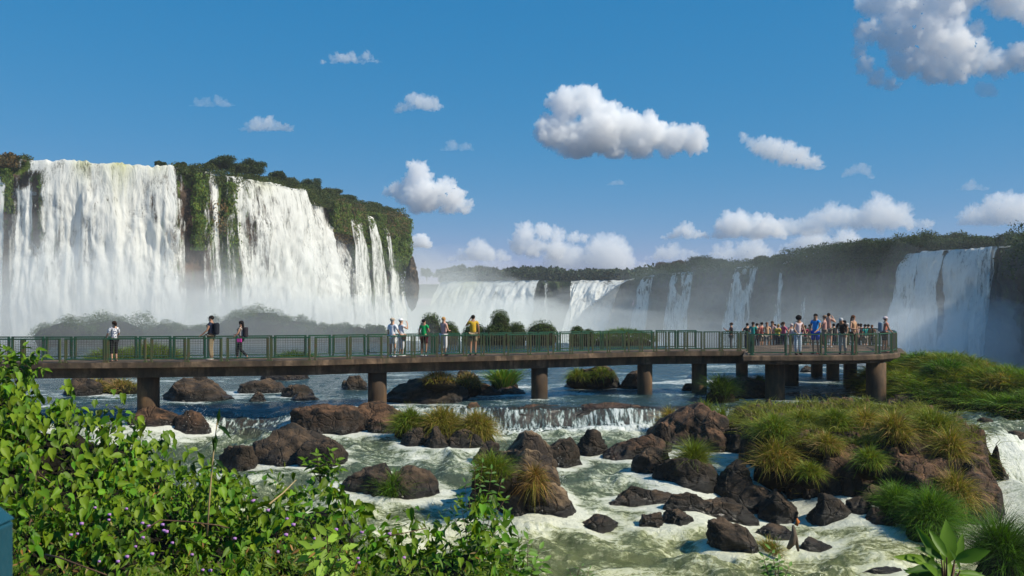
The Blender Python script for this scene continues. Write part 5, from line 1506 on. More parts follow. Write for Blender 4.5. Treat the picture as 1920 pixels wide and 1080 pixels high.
for i, (p0, p1, yt, Y, lab) in enumerate(bushes):
    if i < 11: p0 -= (p1 - p0) * .20; p1 += (p1 - p0) * .20
    W = (p1 - p0) / F * Y; H = CZ + (HY - yt) / F * Y
    r = np.random.default_rng(900 + i); cx = PX((p0 + p1) / 2, Y)
    root = empty('bush', (cx, Y, 0)); tag(root, lab, 'bush', 'rounded bushes on the islets before the falls')
    tall = i in (11, 15)
    bl = [(0, 0, H - W * (.42 if tall else .32), W * .42, W * .42, W * .40 if tall else W * .34), (0, 0, H * .35, W * .50, W * .45, H * .5)]
    for k in range(9 if i < 11 else 6):
        q_ = W * (r.uniform(.08, .2) if i < 11 else .17); bl.append((r.uniform(-.45, .45) * W * (1 if i < 11 else .6), r.uniform(-.25, .25) * W, H * r.uniform(.45, .92 if i < 11 else .72), q_, q_, q_ * .8))
    pos, d = crown_points(r, bl, int(5000 + W * 1800), .98)
    pos = pos[pos[:, 2] > -.2]
    T = tints(len(pos), (0.065, 0.10, 0.020), .25, .2, r) * (1 + .3 * fbm(pos, 2, i))[:, None]
    link('crown', scatter_mesh('crown', CARD_V, CARD_F, pos, rand_rot(len(pos), r, .8), .12 * r.uniform(.6, 1.3, len(pos)), T), M['foliage'], root)
    co, fa = ico(3)
    q = co * np.array([W * .40, W * .36, H * .62]) * (1 + .12 * fbm(co * 2, 3, i))[:, None] + np.array([0, 0, H * .22])
    link('mound', mesh_np('mound', q, fa, smooth=True), M['soil'], root)

# ------------------------------------------------------------------ leafy bank in the near left
HEART_V = np.array([(0, 0, 0), (.19, -.06, .05), (.31, .16, .13), (.28, .46, .12), (.13, .78, .03), (0, 1.08, -.16), (-.13, .78, .03), (-.28, .46, .12), (-.31, .16, .13), (-.19, -.06, .05), (0, .40, -.03)], float)
HEART_F = np.array([[10, 0, 1], [10, 1, 2], [10, 2, 3], [10, 3, 4], [10, 4, 5], [10, 5, 6], [10, 6, 7], [10, 7, 8], [10, 8, 9], [10, 9, 0]])
LANCE_V = np.array([(0, 0, 0), (.11, .25, .03), (.12, .55, .03), (0, 1, -.10), (-.12, .55, .03), (-.11, .25, .03), (0, .4, -.02)], float)
LANCE_F = np.array([[6, 0, 1], [6, 1, 2], [6, 2, 3], [6, 3, 4], [6, 4, 5], [6, 5, 0]])
TOPL = [(-300, 600), (-60, 620), (0, 640), (30, 650), (52, 668), (62, 700), (80, 722), (100, 716), (130, 706), (160, 728), (190, 735), (215, 728), (240, 738), (262, 752), (272, 785), (310, 792), (330, 800), (355, 822), (400, 850), (440, 868), (475, 868), (520, 850), (560, 862), (590, 850), (630, 846), (650, 880), (668, 925), (720, 940), (780, 936), (820, 944), (860, 930), (880, 905), (905, 880), (935, 915), (955, 950), (965, 985), (1000, 1010), (1040, 1060), (1080, 1100), (1130, 1200)]
def topl(px): return np.interp(px, [t[0] for t in TOPL], [t[1] for t in TOPL]) + np.interp(px, [0, 80, 260, 860], [4, 12, 22, 14])
def bank_pt(px, s, dz=0.0):
    Yt = np.interp(px, [-300, 300, 700, 1100], [13.5, 13.0, 11.5, 9.5])
    t = topl(px)
    py = t + s * (1190 - t)
    Y = Yt + (6.2 - Yt) * np.clip(s, 0, 1) ** .8
    p = np.stack([(px - 960) / F * Y, Y, CZ + (HY - py) / F * Y], -1)
    p[:, 2] += dz
    return p
def norm(a): return a / (np.linalg.norm(a, axis=1)[:, None] + 1e-9)
def frames(n_, t_):
    n_ = norm(n_); t_ = t_ - n_ * (t_ * n_).sum(1)[:, None]; t_ = norm(t_)
    return np.stack([np.cross(t_, n_), t_, n_], -1)
def leafy(root, name, spans, n, TV, TF, size, base, seed, hang=.8, layers=.55, mat='leaf', s0=0.0, s1=1.0, up=.02, sizevar=.35, swarm=.9):
    r = np.random.default_rng(seed)
    px = r.uniform(spans[0], spans[1], n); s = s0 + (s1 - s0) * r.uniform(0, 1, n) ** swarm
    p = bank_pt(px, s)
    lump = fbm(p * np.array([1.6, 1.6, 0]) + seed, 3, seed % 30)
    dz = (lump * .55 + .55 * fbm(p * np.array([.7, .7, 0]) + 7, 2, 17)) * sstep(0, .12, s) - r.uniform(0, 1, n) ** 1.2 * layers * 1.5 + up
    p[:, 2] += dz
    # shoots sticking out of the top edge
    p += r.normal(size=p.shape) * .03
    nn_ = np.array([.30, -.50, .50])[None] + r.normal(size=(n, 3)) * .60
    tt_ = np.array([.05, -.25, -hang])[None] + r.normal(size=(n, 3)) * (.35 if hang > .3 else 1.0)
    T = tints(n, base, .38, .35, r)
    kp = fbm(p * np.array([2.6, 2.6, 2.6]) + 31, 3, 12) > .05 + .3 * (r.uniform(size=n) - .5)
    p, nn_, tt_ = p[kp], nn_[kp], tt_[kp]; n = len(p); T = T[kp]
    o = link(name, scatter_mesh(name, TV, TF, p, frames(nn_, tt_), size * (1 + sizevar * r.normal(size=n)).clip(.35, 1.9), T), M[mat], root)
    o['kind'] = 'stuff'
    return o
LEAFG = (0.090, 0.175, 0.007)
# earth under the plants, coloured near black for shade between the leaves
pxs_ = np.linspace(-320, 1150, 90); ss = np.linspace(-.12, 1.3, 60)
PXg, Sg = np.meshgrid(pxs_, ss); pf, sf = PXg.ravel(), Sg.ravel()
G = bank_pt(pf, np.clip(sf, 0, 1.3)) 
G[:, 2] -= .55 + 5.5 * sstep(0.02, -.12, sf) + 3.5 * sstep(860, 1120, pf)
G[:, 1] += 1.2 * sstep(0.0, -.12, sf)
G[:, 2] += fbm(G * 1.2, 3, 4) * .12
tag(link('earth_bank', mesh_np('earth_bank', G, grid_faces(60, 90), smooth=True), M['soil']), 'earth bank coloured near black for the shade under the near left leaves', kind='structure')
V = np.array([(-9, -3, .9), (9, -3, .9), (9, 8.2, .9), (-9, 8.2, .9), (-9, 10, -3.4), (9, 10, -3.4)], float)
tag(link('ground', mesh_np('ground', V, np.array([[0, 1, 2, 3], [3, 2, 5, 4]])), M['soil']), 'earth at the foot of the viewpoint', kind='structure')

vine = empty('climbing_shrub', (-5.5, 11, 0)); tag(vine, 'tall mass of heart-leaved climber filling the left edge up to the railing', 'shrub')
VO = np.array([-5.5, 11, 0])
def reloc(o, off):
    co = np.empty(len(o.data.vertices) * 3, np.float32); o.data.vertices.foreach_get('co', co)
    co = co.reshape(-1, 3) - off; o.data.vertices.foreach_set('co', co.astype(np.float32).ravel()); o.data.update()
for a in ((( -80, 275), 5600, .102, LEAFG, 1, .6), ((255, 470), 3700, .092, LEAFG, 2, .6), ((-80, 300), 5200, .085, (0.08, 0.155, 0.008), 3, .9), ((-60, 70), 1600, .10, (0.115, 0.195, 0.009), 4, .3)):
    reloc(leafy(vine, 'foliage', a[0], a[1], HEART_V, HEART_F, a[2], a[3], 820 + a[4], s1=a[5], swarm=1.1), VO)
flow = empty('flowering_shrub', (-1.5, 8, 0)); tag(flow, 'tangle of small-leaved plants with purple flower heads across the bottom left', 'shrub')
FO = np.array([-1.5, 8, 0])
for a in (((-80, 640), 9000, .060, (0.085, 0.15, 0.008), 1, .35, 1.0), ((300, 1010), 9500, .070, (0.090, 0.160, 0.008), 2, .0, .75), ((-80, 1020), 27000, .037, (0.078, 0.115, 0.008), 3, .25, 1.0), ((380, 960), 4200, .085, LEAFG, 4, .0, .4), ((-60, 900), 2600, .045, (0.26, 0.16, 0.05), 5, .3, 1.0)):
    T_ = (LANCE_V, LANCE_F) if a[4] != 4 else (HEART_V, HEART_F)
    reloc(leafy(flow, 'foliage', a[0], a[1], T_[0], T_[1], a[2] * 1.25, a[3], 830 + a[4], hang=.35 if a[4] != 3 else 0., s0=a[5], s1=a[6], layers=.5), FO)
# the largest leaves, each one apart
def leaf_mesh(TV, TF, tint, name='leaf'):
    return mesh_np(name, TV, TF, {'tint': np.repeat(np.array([tint]), len(TV), 0)}, smooth=False)
LM = []
for TV, TF in ((HEART_V, HEART_F), (LANCE_V * np.array([1.5, 1, 1]), LANCE_F)):
    for tnt in ((0.14, 0.23, 0.010), (0.09, 0.165, 0.009), (0.18, 0.265, 0.014)):
        me = leaf_mesh(TV, TF, tnt); me.materials.append(M['leaf']); LM.append(me)
def big_leaves(root, off, n, px0, px1, s0, s1, size, seed, kinds, hang=.8):
    r = np.random.default_rng(seed)
    px = r.uniform(px0, px1, n); s = r.uniform(s0, s1, n); p = bank_pt(px, s, .09)
    p[:, 2] += fbm(p * np.array([1.6, 1.6, 0]), 3, 3) * .2
    R = frames(np.array([.3, -.7, .5])[None] + r.normal(size=(n, 3)) * .3, np.array([.05, -.2, -hang])[None] + r.normal(size=(n, 3)) * .35)
    for k in range(n):
        o = bpy.data.objects.new('leaf', LM[kinds[k % len(kinds)]]); col.objects.link(o); o.parent = root
        m4 = Matrix([list(R[k][i]) + [0] for i in range(3)] + [[0, 0, 0, 1]])
        o.matrix_local = Matrix.Translation(Vector(p[k] - off)) @ m4 @ Matrix.Scale(size * r.uniform(.8, 1.35), 4)
big_leaves(vine, VO, 150, -10, 330, .0, .5, .125, 5, (0, 1, 2))
big_leaves(vine, VO, 60, 300, 440, .0, .3, .11, 6, (0, 1, 2))
big_leaves(flow, FO, 110, 20, 940, .2, .85, .10, 7, (3, 4, 5, 0), .4)
# stems
def stem(root, off, pts, r0, r1, mat='stem'):
    mb = MB(); q = [P(*p) - Vector(off) for p in pts]
    mb.tube(q, list(np.linspace(r0, r1, len(q))), 6)
    return mb.build('stem', M[mat], root, smooth=True)
stem(vine, VO, [(46, 735, 12.4), (50, 790, 11.8), (54, 850, 11.2), (58, 905, 10.5), (57, 1000, 9.6)], .014, .02)
stem(vine, VO, [(55, 860, 11.0), (75, 890, 10.6), (95, 905, 10.2), (110, 925, 9.8)], .010, .008)
stem(flow, FO, [(262, 1000, 7.6), (300, 975, 7.8), (350, 978, 7.8), (410, 985, 7.8), (430, 990, 7.9)], .007, .005)
stem(flow, FO, [(85, 1040, 6.9), (110, 1045, 6.8), (150, 1060, 6.7), (200, 1078, 6.6)], .008, .005)
stem(flow, FO, [(505, 945, 9.3), (530, 925, 9.6), (555, 900, 9.9)], .010, .006, 'dry_stem')
stem(flow, FO, [(730, 1005, 8.7), (765, 998, 8.8), (800, 990, 9.0)], .006, .004, 'stem')
# purple flower heads
r = np.random.default_rng(77)
co, fa = ico(2)
sp = co * (1 + .35 * (r.uniform(size=len(co)) > .5))[:, None]
fl_me = mesh_np('flower_head', sp, fa); fl_me.materials.append(M['petal'])
for k, (px, py) in enumerate([(145, 1001), (133, 1003), (178, 952), (153, 982), (204, 975), (205, 965), (237, 954), (267, 981), (279, 987), (305, 984), (307, 995), (312, 997), (268, 1008), (323, 1018), (254, 1025), (238, 1044), (186, 1053), (221, 1053), (285, 1039), (380, 1069), (394, 1070), (428, 944), (476, 938), (502, 957), (538, 973), (550, 984), (536, 1003), (630, 993), (678, 998), (730, 1001), (636, 1050), (671, 1047), (672, 1055), (757, 1046), (474, 940), (414, 955), (360, 1040), (590, 1010), (520, 1035), (440, 1010)]):
    t = float(topl(px)); s = max(0, (py - t) / (1190 - t)); Yt = float(np.interp(px, [-300, 300, 700, 1100], [13.5, 13.0, 11.5, 9.5])); Y = Yt + (6.2 - Yt) * s ** .8 - .22
    o = bpy.data.objects.new('flower_head', fl_me); col.objects.link(o); o.parent = flow
    o.location = P(px, py, Y) - Vector(FO); sc = (.010 + .005 * r.uniform()) * Y / 7.5; o.scale = (sc * 1.15, sc, sc * .8)

# shoots with leaves set along them
def shoot_plant(name, base, tips, label, leaf_len, nl, tint, seed, TV=LANCE_V, TF=LANCE_F, cat='plant', wide=1.0, srad=.006, droop=.35):
    r = np.random.default_rng(seed)
    b = P(*base); root = empty(name, b); tag(root, label, cat)
    mb = MB(); PP, RR, SS = [], [], []
    for (px, py, Y) in tips:
        t = P(px, py, Y) - b
        mid = t * .5 + Vector((r.normal() * .03, r.normal() * .03, t.length * .16))
        pts = [(1 - q) ** 2 * Vector((0, 0, 0)) + 2 * q * (1 - q) * mid + q * q * t for q in np.linspace(0, 1, 7)]
        mb.tube(pts, [srad * (1 - .6 * q / 6) for q in range(7)], 5)
        for k in range(nl):
            q = .25 + .75 * (k + .5) / nl; c = (1 - q) ** 2 * Vector((0, 0, 0)) + 2 * q * (1 - q) * mid + q * q * t
            ax = ((t - mid) * q + mid * (1 - q)).normalized()
            sd = ax.cross(Vector((.3, -.6, .6))).normalized()
            for sg in (-1, 1):
                tip = sd * sg * .9 + ax * .55 + Vector((0, 0, -droop)) + Vector(r.normal(size=3)) * .18
                nr = Vector((.25, -.5, .75)) + Vector(r.normal(size=3)) * .3
                PP.append(c); RR.append((nr, tip)); SS.append(leaf_len * (1.15 - .5 * abs(q - .55)) * r.uniform(.8, 1.2))
        PP.append(t); RR.append((Vector((.2, -.6, .6)), ax + Vector((0, 0, -.3)))); SS.append(leaf_len)
    mb.build('stem', M['stem'], root, smooth=True)
    R = frames(np.array([tuple(q[0]) for q in RR]), np.array([tuple(q[1]) for q in RR]))
    TVw = TV * np.array([wide, 1, 1])
    if len(PP) <= 290:
        mats = []
        for v in (.8, 1.0, 1.25): mm = leaf_mesh(TVw, TF, tuple(x * v for x in tint)); mm.materials.append(M['leaf']); mats.append(mm)
        for k, p in enumerate(PP):
            o = bpy.data.objects.new('leaf', mats[k % 3]); col.objects.link(o); o.parent = root
            o.matrix_local = Matrix.Translation(p) @ Matrix([list(R[k][i]) + [0] for i in range(3)] + [[0, 0, 0, 1]]) @ Matrix.Scale(SS[k], 4)
    else:
        T = tints(len(PP), tint, .25, .2, r)
        link('foliage', scatter_mesh('foliage', TVw, TF, np.array([tuple(p) for p in PP]), R, np.array(SS), T), M['leaf'], root)['kind'] = 'stuff'
    return root
r_ = random.Random(4)
tips = [(px, py, 10.6 + r_.uniform(-.4, .4)) for px, py in ((872, 905), (890, 875), (905, 868), (922, 880), (940, 905), (948, 935), (953, 958), (930, 975), (945, 1000), (925, 1015), (880, 940), (900, 925), (862, 935), (915, 950), (850, 965), (930, 1040), (900, 1000), (955, 975))]
shoot_plant('pinnate_shrub', (885, 1080, 10.4), tips, 'dark green shrub with paired leaflets reaching over the river before the tall rock', .085, 7, (0.060, 0.14, 0.022), 51, wide=1.35, cat='shrub')
tips = [(px, py, 9.0 + r_.uniform(-.2, .2)) for px, py in ((950, 1015), (972, 1004), (990, 1012), (1012, 1030), (1020, 1052), (938, 1035), (965, 1040), (1000, 1060))]
shoot_plant('sapling', (985, 1130, 9.0), tips, 'young sapling with long drooping leaves against the foam at bottom centre', .12, 4, (0.095, 0.20, 0.022), 52, wide=1.5)
shoot_plant('seedling', (1085, 1120, 9.0), [(1068, 1072, 9), (1090, 1062, 9), (1105, 1068, 9), (1108, 1080, 9)], 'tip of a small seedling just showing above the bottom edge', .06, 3, (0.07, 0.15, 0.022), 53)
shoot_plant('seedling', (1455, 1130, 9.0), [(1432, 1045, 9), (1445, 1030, 9), (1462, 1050, 9), (1480, 1062, 9), (1440, 1070, 9)], 'small leafy seedling in front of the rock with the rusty tuft', .085, 4, (0.08, 0.18, 0.022), 54, wide=1.6)
shoot_plant('creeper_shoot', (30, 720, 12.2), [(10, 655, 12.2), (45, 648, 12.1), (75, 655, 12.0), (88, 668, 12.0), (60, 672, 12.0), (85, 692, 12.0), (25, 668, 12.2)], 'creeper shoots curling in front of the left end of the railing', .10, 4, LEAFG, 55, HEART_V, HEART_F, 'creeper', .8)
shoot_plant('leafy_shoot', (600, 905, 10.6), [(570, 862, 10.6), (595, 850, 10.6), (622, 845, 10.6), (635, 862, 10.6), (640, 880, 10.5), (605, 878, 10.6)], 'bright shoot with round leaves overlapping the big rounded rock', .085, 4, LEAFG, 56, HEART_V, HEART_F, 'plant', .8)
shoot_plant('broad_leaved_sprig', (612, 1090, 7.2), [(585, 1030, 7.2), (612, 1005, 7.1), (640, 1030, 7.1), (600, 1050, 7.0), (640, 1070, 7.0)], 'yellow-green sprig of long pointed leaves low in the middle of the bank', .15, 2, (0.20, 0.32, 0.03), 57, wide=1.6)
# cane with a few blade leaves standing in front of the river
cane = empty('cane', P(388, 1000, 9.0)); tag(cane, 'tall dry cane with drooping green blades in front of the river at left', 'reed')
c0 = P(388, 1000, 9.0)
mb = MB(); mb.tube([P(388, 1005, 9.0) - c0, P(393, 930, 9.0) - c0, P(400, 850, 9.0) - c0, P(409, 775, 9.0) - c0], [.010, .009, .008, .004], 6); mb.build('stem', M['dry_stem'], cane, smooth=True)
for k, (a, b_) in enumerate((((400, 850), (404, 815)), ((404, 845), (398, 820)), ((408, 800), (412, 765)), ((408, 795), (436, 826)), ((407, 800), (433, 815)), ((405, 812), (404, 850)), ((402, 860), (425, 885)))):
    p0 = P(*a, 9.0) - c0; p1 = P(*b_, 8.9) - c0; ax = p1 - p0; sd = ax.cross(Vector((0, -1, .2))).normalized() * .022
    mid = p0.lerp(p1, .45) + Vector((0, 0, .02))
    vv = np.array([tuple(p0), tuple(mid + sd), tuple(p1), tuple(mid - sd), tuple(mid + Vector((0, .012, 0)))])
    link('leaf', mesh_np('leaf', vv, np.array([[0, 1, 4], [1, 2, 4], [2, 3, 4], [3, 0, 4]]), {'tint': np.repeat([(0.05, 0.11, 0.018)], 5, 0)}), M['leaf'], cane)
# big-leaved plant at bottom right
bp = empty('broad_leaved_plant', P(1775, 1125, 5.6)); tag(bp, 'glossy broad-leaved plant at the bottom right corner', 'plant')
b0 = P(1775, 1125, 5.6)
BV = np.array([(0, 0, 0), (.13, .14, .05), (.20, .38, .07), (.18, .62, .05), (.08, .86, 0), (0, 1, -.05), (-.08, .86, 0), (-.18, .62, .05), (-.20, .38, .07), (-.13, .14, .05), (0, .2, 0), (0, .45, 0), (0, .7, -.02)], float)
BF = [np.array([[0, 1, 10], [0, 10, 9], [4, 5, 12], [5, 6, 12]]), np.array([[1, 2, 11, 10], [2, 3, 12, 11], [9, 10, 11, 8], [8, 11, 12, 7]]), np.array([[3, 4, 12], [12, 6, 7]])]
r = np.random.default_rng(88)
bl_me = []
for tnt in ((0.095, 0.19, 0.010), (0.15, 0.26, 0.012), (0.05, 0.12, 0.010)):
    me = mesh_np('leaf', BV, [BF[0], BF[1], BF[2]], {'tint': np.repeat([tnt], 13, 0)}, smooth=True); me.materials.append(M['leaf']); bl_me.append(me)
mb = MB()
for k, (ax_, ay_, bx_, by_, w) in enumerate([(1775, 1060, 1806, 978, 1.2), (1760, 1060, 1705, 1012, .8), (1765, 1065, 1712, 1045, .8), (1790, 1050, 1868, 1030, 1.2), (1790, 1068, 1862, 1062, 1), (1770, 1050, 1742, 1008, .8), (1780, 1070, 1790, 1040, .8), (1785, 1075, 1840, 1085, 1), (1760, 1075, 1700, 1080, .9), (1775, 1045, 1780, 1000, .9), (1755, 1080, 1722, 1068, .9), (1800, 1085, 1870, 1105, 1), (1765, 1090, 1745, 1045, .9), (1785, 1090, 1812, 1035, 1.0), (1735, 1085, 1700, 1060, .8), (1790, 1058, 1830, 1008, .8), (1750, 1062, 1760, 1022, .7), (1770, 1090, 1735, 1030, .8), (1795, 1075, 1850, 1048, .8), (1745, 1090, 1712, 1070, .8), (1780, 1062, 1812, 1060, .7), (1765, 1050, 1728, 1005, .7), (1780, 1088, 1765, 1068, .8), (1800, 1070, 1830, 1040, .7), (1740, 1070, 1722, 1030, .6), (1755, 1050, 1790, 1022, .7), (1810, 1090, 1860, 1080, .7)]):
    Yl = 5.6 + r.uniform(-.25, .25); a_ = P(ax_, ay_, Yl); c_ = P(bx_, by_, Yl - .12)
    L = (c_ - a_).length; R = frames(np.array([[.25 + .4 * r.normal(), -.75, .5 + .3 * r.normal()]]), np.array([tuple(c_ - a_)]))[0]
    o = bpy.data.objects.new('leaf', bl_me[k % 3]); col.objects.link(o); o.parent = bp
    o.matrix_local = Matrix.Translation(a_ - b0) @ Matrix([list(R[i]) + [0] for i in range(3)] + [[0, 0, 0, 1]]) @ Matrix.Diagonal((L * w * .72, L * .86, L * .86, 1))
    mb.tube([Vector((0, 0, 0)), (a_ - b0) * .6, a_ - b0], [.008, .006, .004], 5)
mb.build('stem', M['stem'], bp, smooth=True)
# dead branch in the rapids
db = P(1490, 1030, 22.6)
mb = MB(); Q = [P(1478, 1028, 22.6), P(1485, 1018, 22.5), P(1489, 1002, 22.5), P(1487, 985, 22.5)]
mb.tube([q - db for q in Q], [.05, .09, .07, .03], 7)
mb.tube([P(1497, 1033, 22.6) - db, P(1492, 1010, 22.5) - db, P(1488, 988, 22.5) - db], [.03, .06, .03], 6)
o = mb.build('dead_branch', M['bark'], smooth=True); o.location = db; tag(o, 'broken dead branch stuck upright between rocks in the rapids', 'branch')
mb = MB(); mb.tube([P(1492, 985, 22.5) - db, P(1496, 978, 22.5) - db, P(1494, 972, 22.5) - db], [.05, .06, .02], 6)
M['orange'] = simple_mat('orange_wood', (0.45, 0.14, 0.03), .7); mb.build('broken_tip', M['orange'], o, smooth=True)
# painted railing post by the camera
M['teal'] = simple_mat('teal_paint', (0.010, 0.060, 0.085), .35, .5, var=.2, scale=14)
mb = MB(); pc = P(3, 1040, 1.5)
mb.box((pc.x - .018, 1.5, 2.4), (pc.x - .018, 1.5, pc.z + .052), .045, .06, up=Vector((0, 1, 0)))
o = mb.build('railing_post', M['teal'], bevel=.006)
mb = MB(); zc = pc.z + .053; xs = pc.x - .018
mb.V = [Vector(v) for v in ((xs - .025, 1.468, zc), (xs + .025, 1.468, zc), (xs + .025, 1.532, zc), (xs - .025, 1.532, zc), (xs - .010, 1.49, zc + .03), (xs + .006, 1.49, zc + .03), (xs + .006, 1.51, zc + .03), (xs - .010, 1.51, zc + .03))]
mb.F = [(3, 2, 1, 0), (4, 5, 6, 7), (0, 1, 5, 4), (1, 2, 6, 5), (2, 3, 7, 6), (3, 0, 4, 7)]
mb.build('cap', M['teal'], o, bevel=.003)
tag(o, 'blurred teal-painted metal post at the bottom left corner', 'post')
# ------------------------------------------------------------------ people
CLOTH = {}
def cloth(c, rough=.85):
    k = tuple(round(x, 3) for x in c)
    if k not in CLOTH: CLOTH[k] = simple_mat('cloth', c, rough, .2, var=.18, scale=22, bstr=.4, bdist=.01)
    return CLOTH[k]
SKIN = {'fair': simple_mat('skin_fair', (0.52, 0.29, 0.19), .55, .35, var=.06), 'tan': simple_mat('skin_tan', (0.36, 0.19, 0.115), .55, .35, var=.06)}
M['eye'] = simple_mat('eye', (0.02, 0.015, 0.012), .3, .5, var=.0)
def skin_obj(name, verts, edges, radii, mat, parent, sub=1):
    me = bpy.data.meshes.new(name); me.from_pydata([tuple(v) for v in verts], edges, []); me.update()
    o = link(name, me, mat, parent)
    sk = o.modifiers.new('skin', 'SKIN'); sk.use_smooth_shade = True; sk.branch_smoothing = .4
    for i, r_ in enumerate(radii):
        v = me.skin_vertices[0].data[i]
        v.radius = r_ if isinstance(r_, tuple) else (r_, r_); v.use_root = (i == 0)
    ss_ = o.modifiers.new('sub', 'SUBSURF'); ss_.levels = sub; ss_.render_levels = sub
    return o
def blob(name, c, s, mat, parent, seed=0, rough=.0, sub=3, cut=None):
    co, fa = ico(sub)
    q = co * (1 + rough * fbm(co * 3 + seed, 3, seed % 9))[:, None]
    if cut is not None: q[:, 2] = np.maximum(q[:, 2], cut)
    q = q * np.array(s) + np.array(c)
    return link(name, mesh_np(name, q, fa, smooth=True), mat, parent)
ARMS = {   # elbow, wrist, hand tip for the right side (mirrored for the left); x right, y forward, z up, from a 1.75 m body
 'down': ((.24, -.02, 1.15), (.25, .06, .90), (.25, .09, .80)),
 'rail': ((.25, .08, 1.16), (.20, .30, 1.00), (.19, .38, .97)),
 'face': ((.28, .18, 1.26), (.12, .26, 1.52), (.08, .24, 1.60)),
 'phone': ((.24, .14, 1.16), (.12, .36, 1.30), (.08, .42, 1.36)),
 'hold': ((.24, .04, 1.14), (.10, .26, 1.10), (.04, .30, 1.12)),
 'swing': ((.26, -.12, 1.17), (.27, -.02, .94), (.27, .03, .85)),
 'fore': ((.24, .08, 1.16), (.25, .26, 1.00), (.25, .33, .96)),
}
def person(name_loc, label, px, Yp, rot, H=1.72, skin='tan', hair=(0.015, .012, .01), hairstyle='short', shirt=(.5, .5, .5), sleeves=.5, bottom=(.1, .1, .1), bottom_len='long', shoes=(.3, .3, .3),
           arms=('down', 'down'), legs='stand', lean=0.0, hat=None, pack=None, bag=None, deck=DECK, group=None, pattern=None, device=False, slim=1.0, eyes=True, top='shirt'):
    k = H / 1.75
    root = empty('person', (PX(px, Yp), Yp, deck + .002), rot); root.scale = (k, k, k)
    tag(root, label, 'person', group)
    W = slim
    def L(v):      # lean the upper body forward about the hips
        x, y, z = v
        if z > .95 and lean:
            dz = z - .95; return (x, y * math.cos(lean) + dz * math.sin(lean), .95 + dz * math.cos(lean) - y * math.sin(lean))
        return v
    if legs == 'walk': LG = [((.09, 0, .90), (.10, .18, .50), (.10, .20, .09), (.10, .36, .06)), ((-.09, 0, .90), (-.09, .02, .48), (-.09, -.32, .14), (-.09, -.22, .03))]
    elif legs == 'apart': LG = [((.10, 0, .90), (.15, .03, .49), (.19, 0, .08), (.22, .15, .035)), ((-.10, 0, .90), (-.15, .02, .49), (-.19, -.02, .08), (-.22, .13, .035))]
    else: LG = [((.09, 0, .90), (.10, .03, .49), (.10, -.01, .08), (.115, .14, .035)), ((-.09, 0, .90), (-.10, .02, .49), (-.11, -.03, .08), (-.125, .12, .035))]
    V = [(0, 0, .95), (0, .01, 1.12), (0, 0, 1.32), (0, -.01, 1.45), (0, 0, 1.53), (0, .015, 1.60), (0, .01, 1.685)]
    E = [(i, i + 1) for i in range(6)]; R = [.115 * W, .105 * W, .125 * W, .065, .052, .078, .070]
    def add(v, r_, par): V.append(v); R.append(r_); E.append((par, len(V) - 1)); return len(V) - 1
    add((0, .105, 1.59), .016, 5)                                   # nose
    for s in (-1, 1): add((s * .083, .0, 1.59), .014, 5)            # ears
    for sd, arm in ((1, arms[0]), (-1, arms[1])):
        e, w_, h_ = ARMS[arm]
        sh = add((sd * .165 * W, 0, 1.41), .058 * W, 3)
        el = add((sd * e[0], e[1], e[2]), .040, sh); wr = add((sd * w_[0], w_[1], w_[2]), .026, el)
        d = (Vector(h_) - Vector(w_)).normalized(); side = Vector((0, 0, 1)).cross(d) if abs(d.z) < .9 else Vector((1, 0, 0)); side.normalize()
        wv = Vector((sd * w_[0], w_[1], w_[2])); d = Vector((sd * d.x, d.y, d.z))
        palm = add(tuple(wv + d * .07), .030, wr)
        pc_ = Vector(V[palm])
        for q, ln in ((-.027, .060), (-.009, .075), (.009, .080), (.027, .070)):
            b_ = add(tuple(pc_ + d * .035 + side * q), .0085, palm); add(tuple(pc_ + d * (.035 + ln * .8) + side * q * 1.2 + Vector((0, 0, -.02))), .0065, b_)
        th = add(tuple(wv + d * .05 + side * -.042 * sd), .010, palm); add(tuple(wv + d * .09 + side * -.058 * sd), .008, th)
    for lg in LG:
        h_ = add(lg[0], .088 * W, 0); kn = add(lg[1], .055 * W, h_); an = add(lg[2], .036, kn); add(lg[3], .034, an)
    V = [L(v) for v in V]
    skin_obj('body', V, E, R, SKIN[skin], root)
    # shirt
    SV = [(0, 0, .90), (0, .01, 1.10), (0, 0, 1.30), (0, -.01, 1.42)]; SR = [.138 * W, .130 * W, .146 * W, .088]; SE = [(0, 1), (1, 2), (2, 3)]
    for sd, arm in ((1, arms[0]), (-1, arms[1])):
        e, w_, h_ = ARMS[arm]
        i0 = len(SV); SV.append((sd * .165 * W, 0, 1.405)); SR.append(.074 * W); SE.append((3, i0))
        t_ = sleeves
        if t_ > 0:
            if t_ <= 1: q = Vector((sd * .165 * W, 0, 1.405)).lerp(Vector((sd * e[0], e[1], e[2])), t_); SV.append(tuple(q)); SR.append(.062); SE.append((i0, i0 + 1))
            else:
                SV.append((sd * e[0], e[1], e[2])); SR.append(.054); SE.append((i0, i0 + 1)); SV.append((sd * w_[0], w_[1], w_[2])); SR.append(.040); SE.append((i0 + 1, i0 + 2))
    SV = [L(v) for v in SV]
    mshirt = cloth(shirt) if pattern is None else pattern
    skin_obj('shirt', SV, SE, SR, mshirt, root)
    # lower clothing
    TV = [(0, 0, .97)]; TR = [.128 * W]; TE = []
    for lg in LG:
        i0 = len(TV); TV.append(lg[0]); TR.append(.106 * W); TE.append((0, i0))
        h_, kn, an = Vector(lg[0]), Vector(lg[1]), Vector(lg[2])
        wide = 1.15 if bottom_len == 'long' else 1.25
        if bottom_len == 'short': TV.append(tuple(h_.lerp(kn, .85))); TR.append(.082 * W); TE.append((i0, i0 + 1))
        else:
            TV.append(tuple(kn)); TR.append(.066 * wide); TE.append((i0, i0 + 1))
            TV.append(tuple(kn.lerp(an, .45 if bottom_len == 'capri' else .93))); TR.append(.052 * wide); TE.append((i0 + 1, i0 + 2))
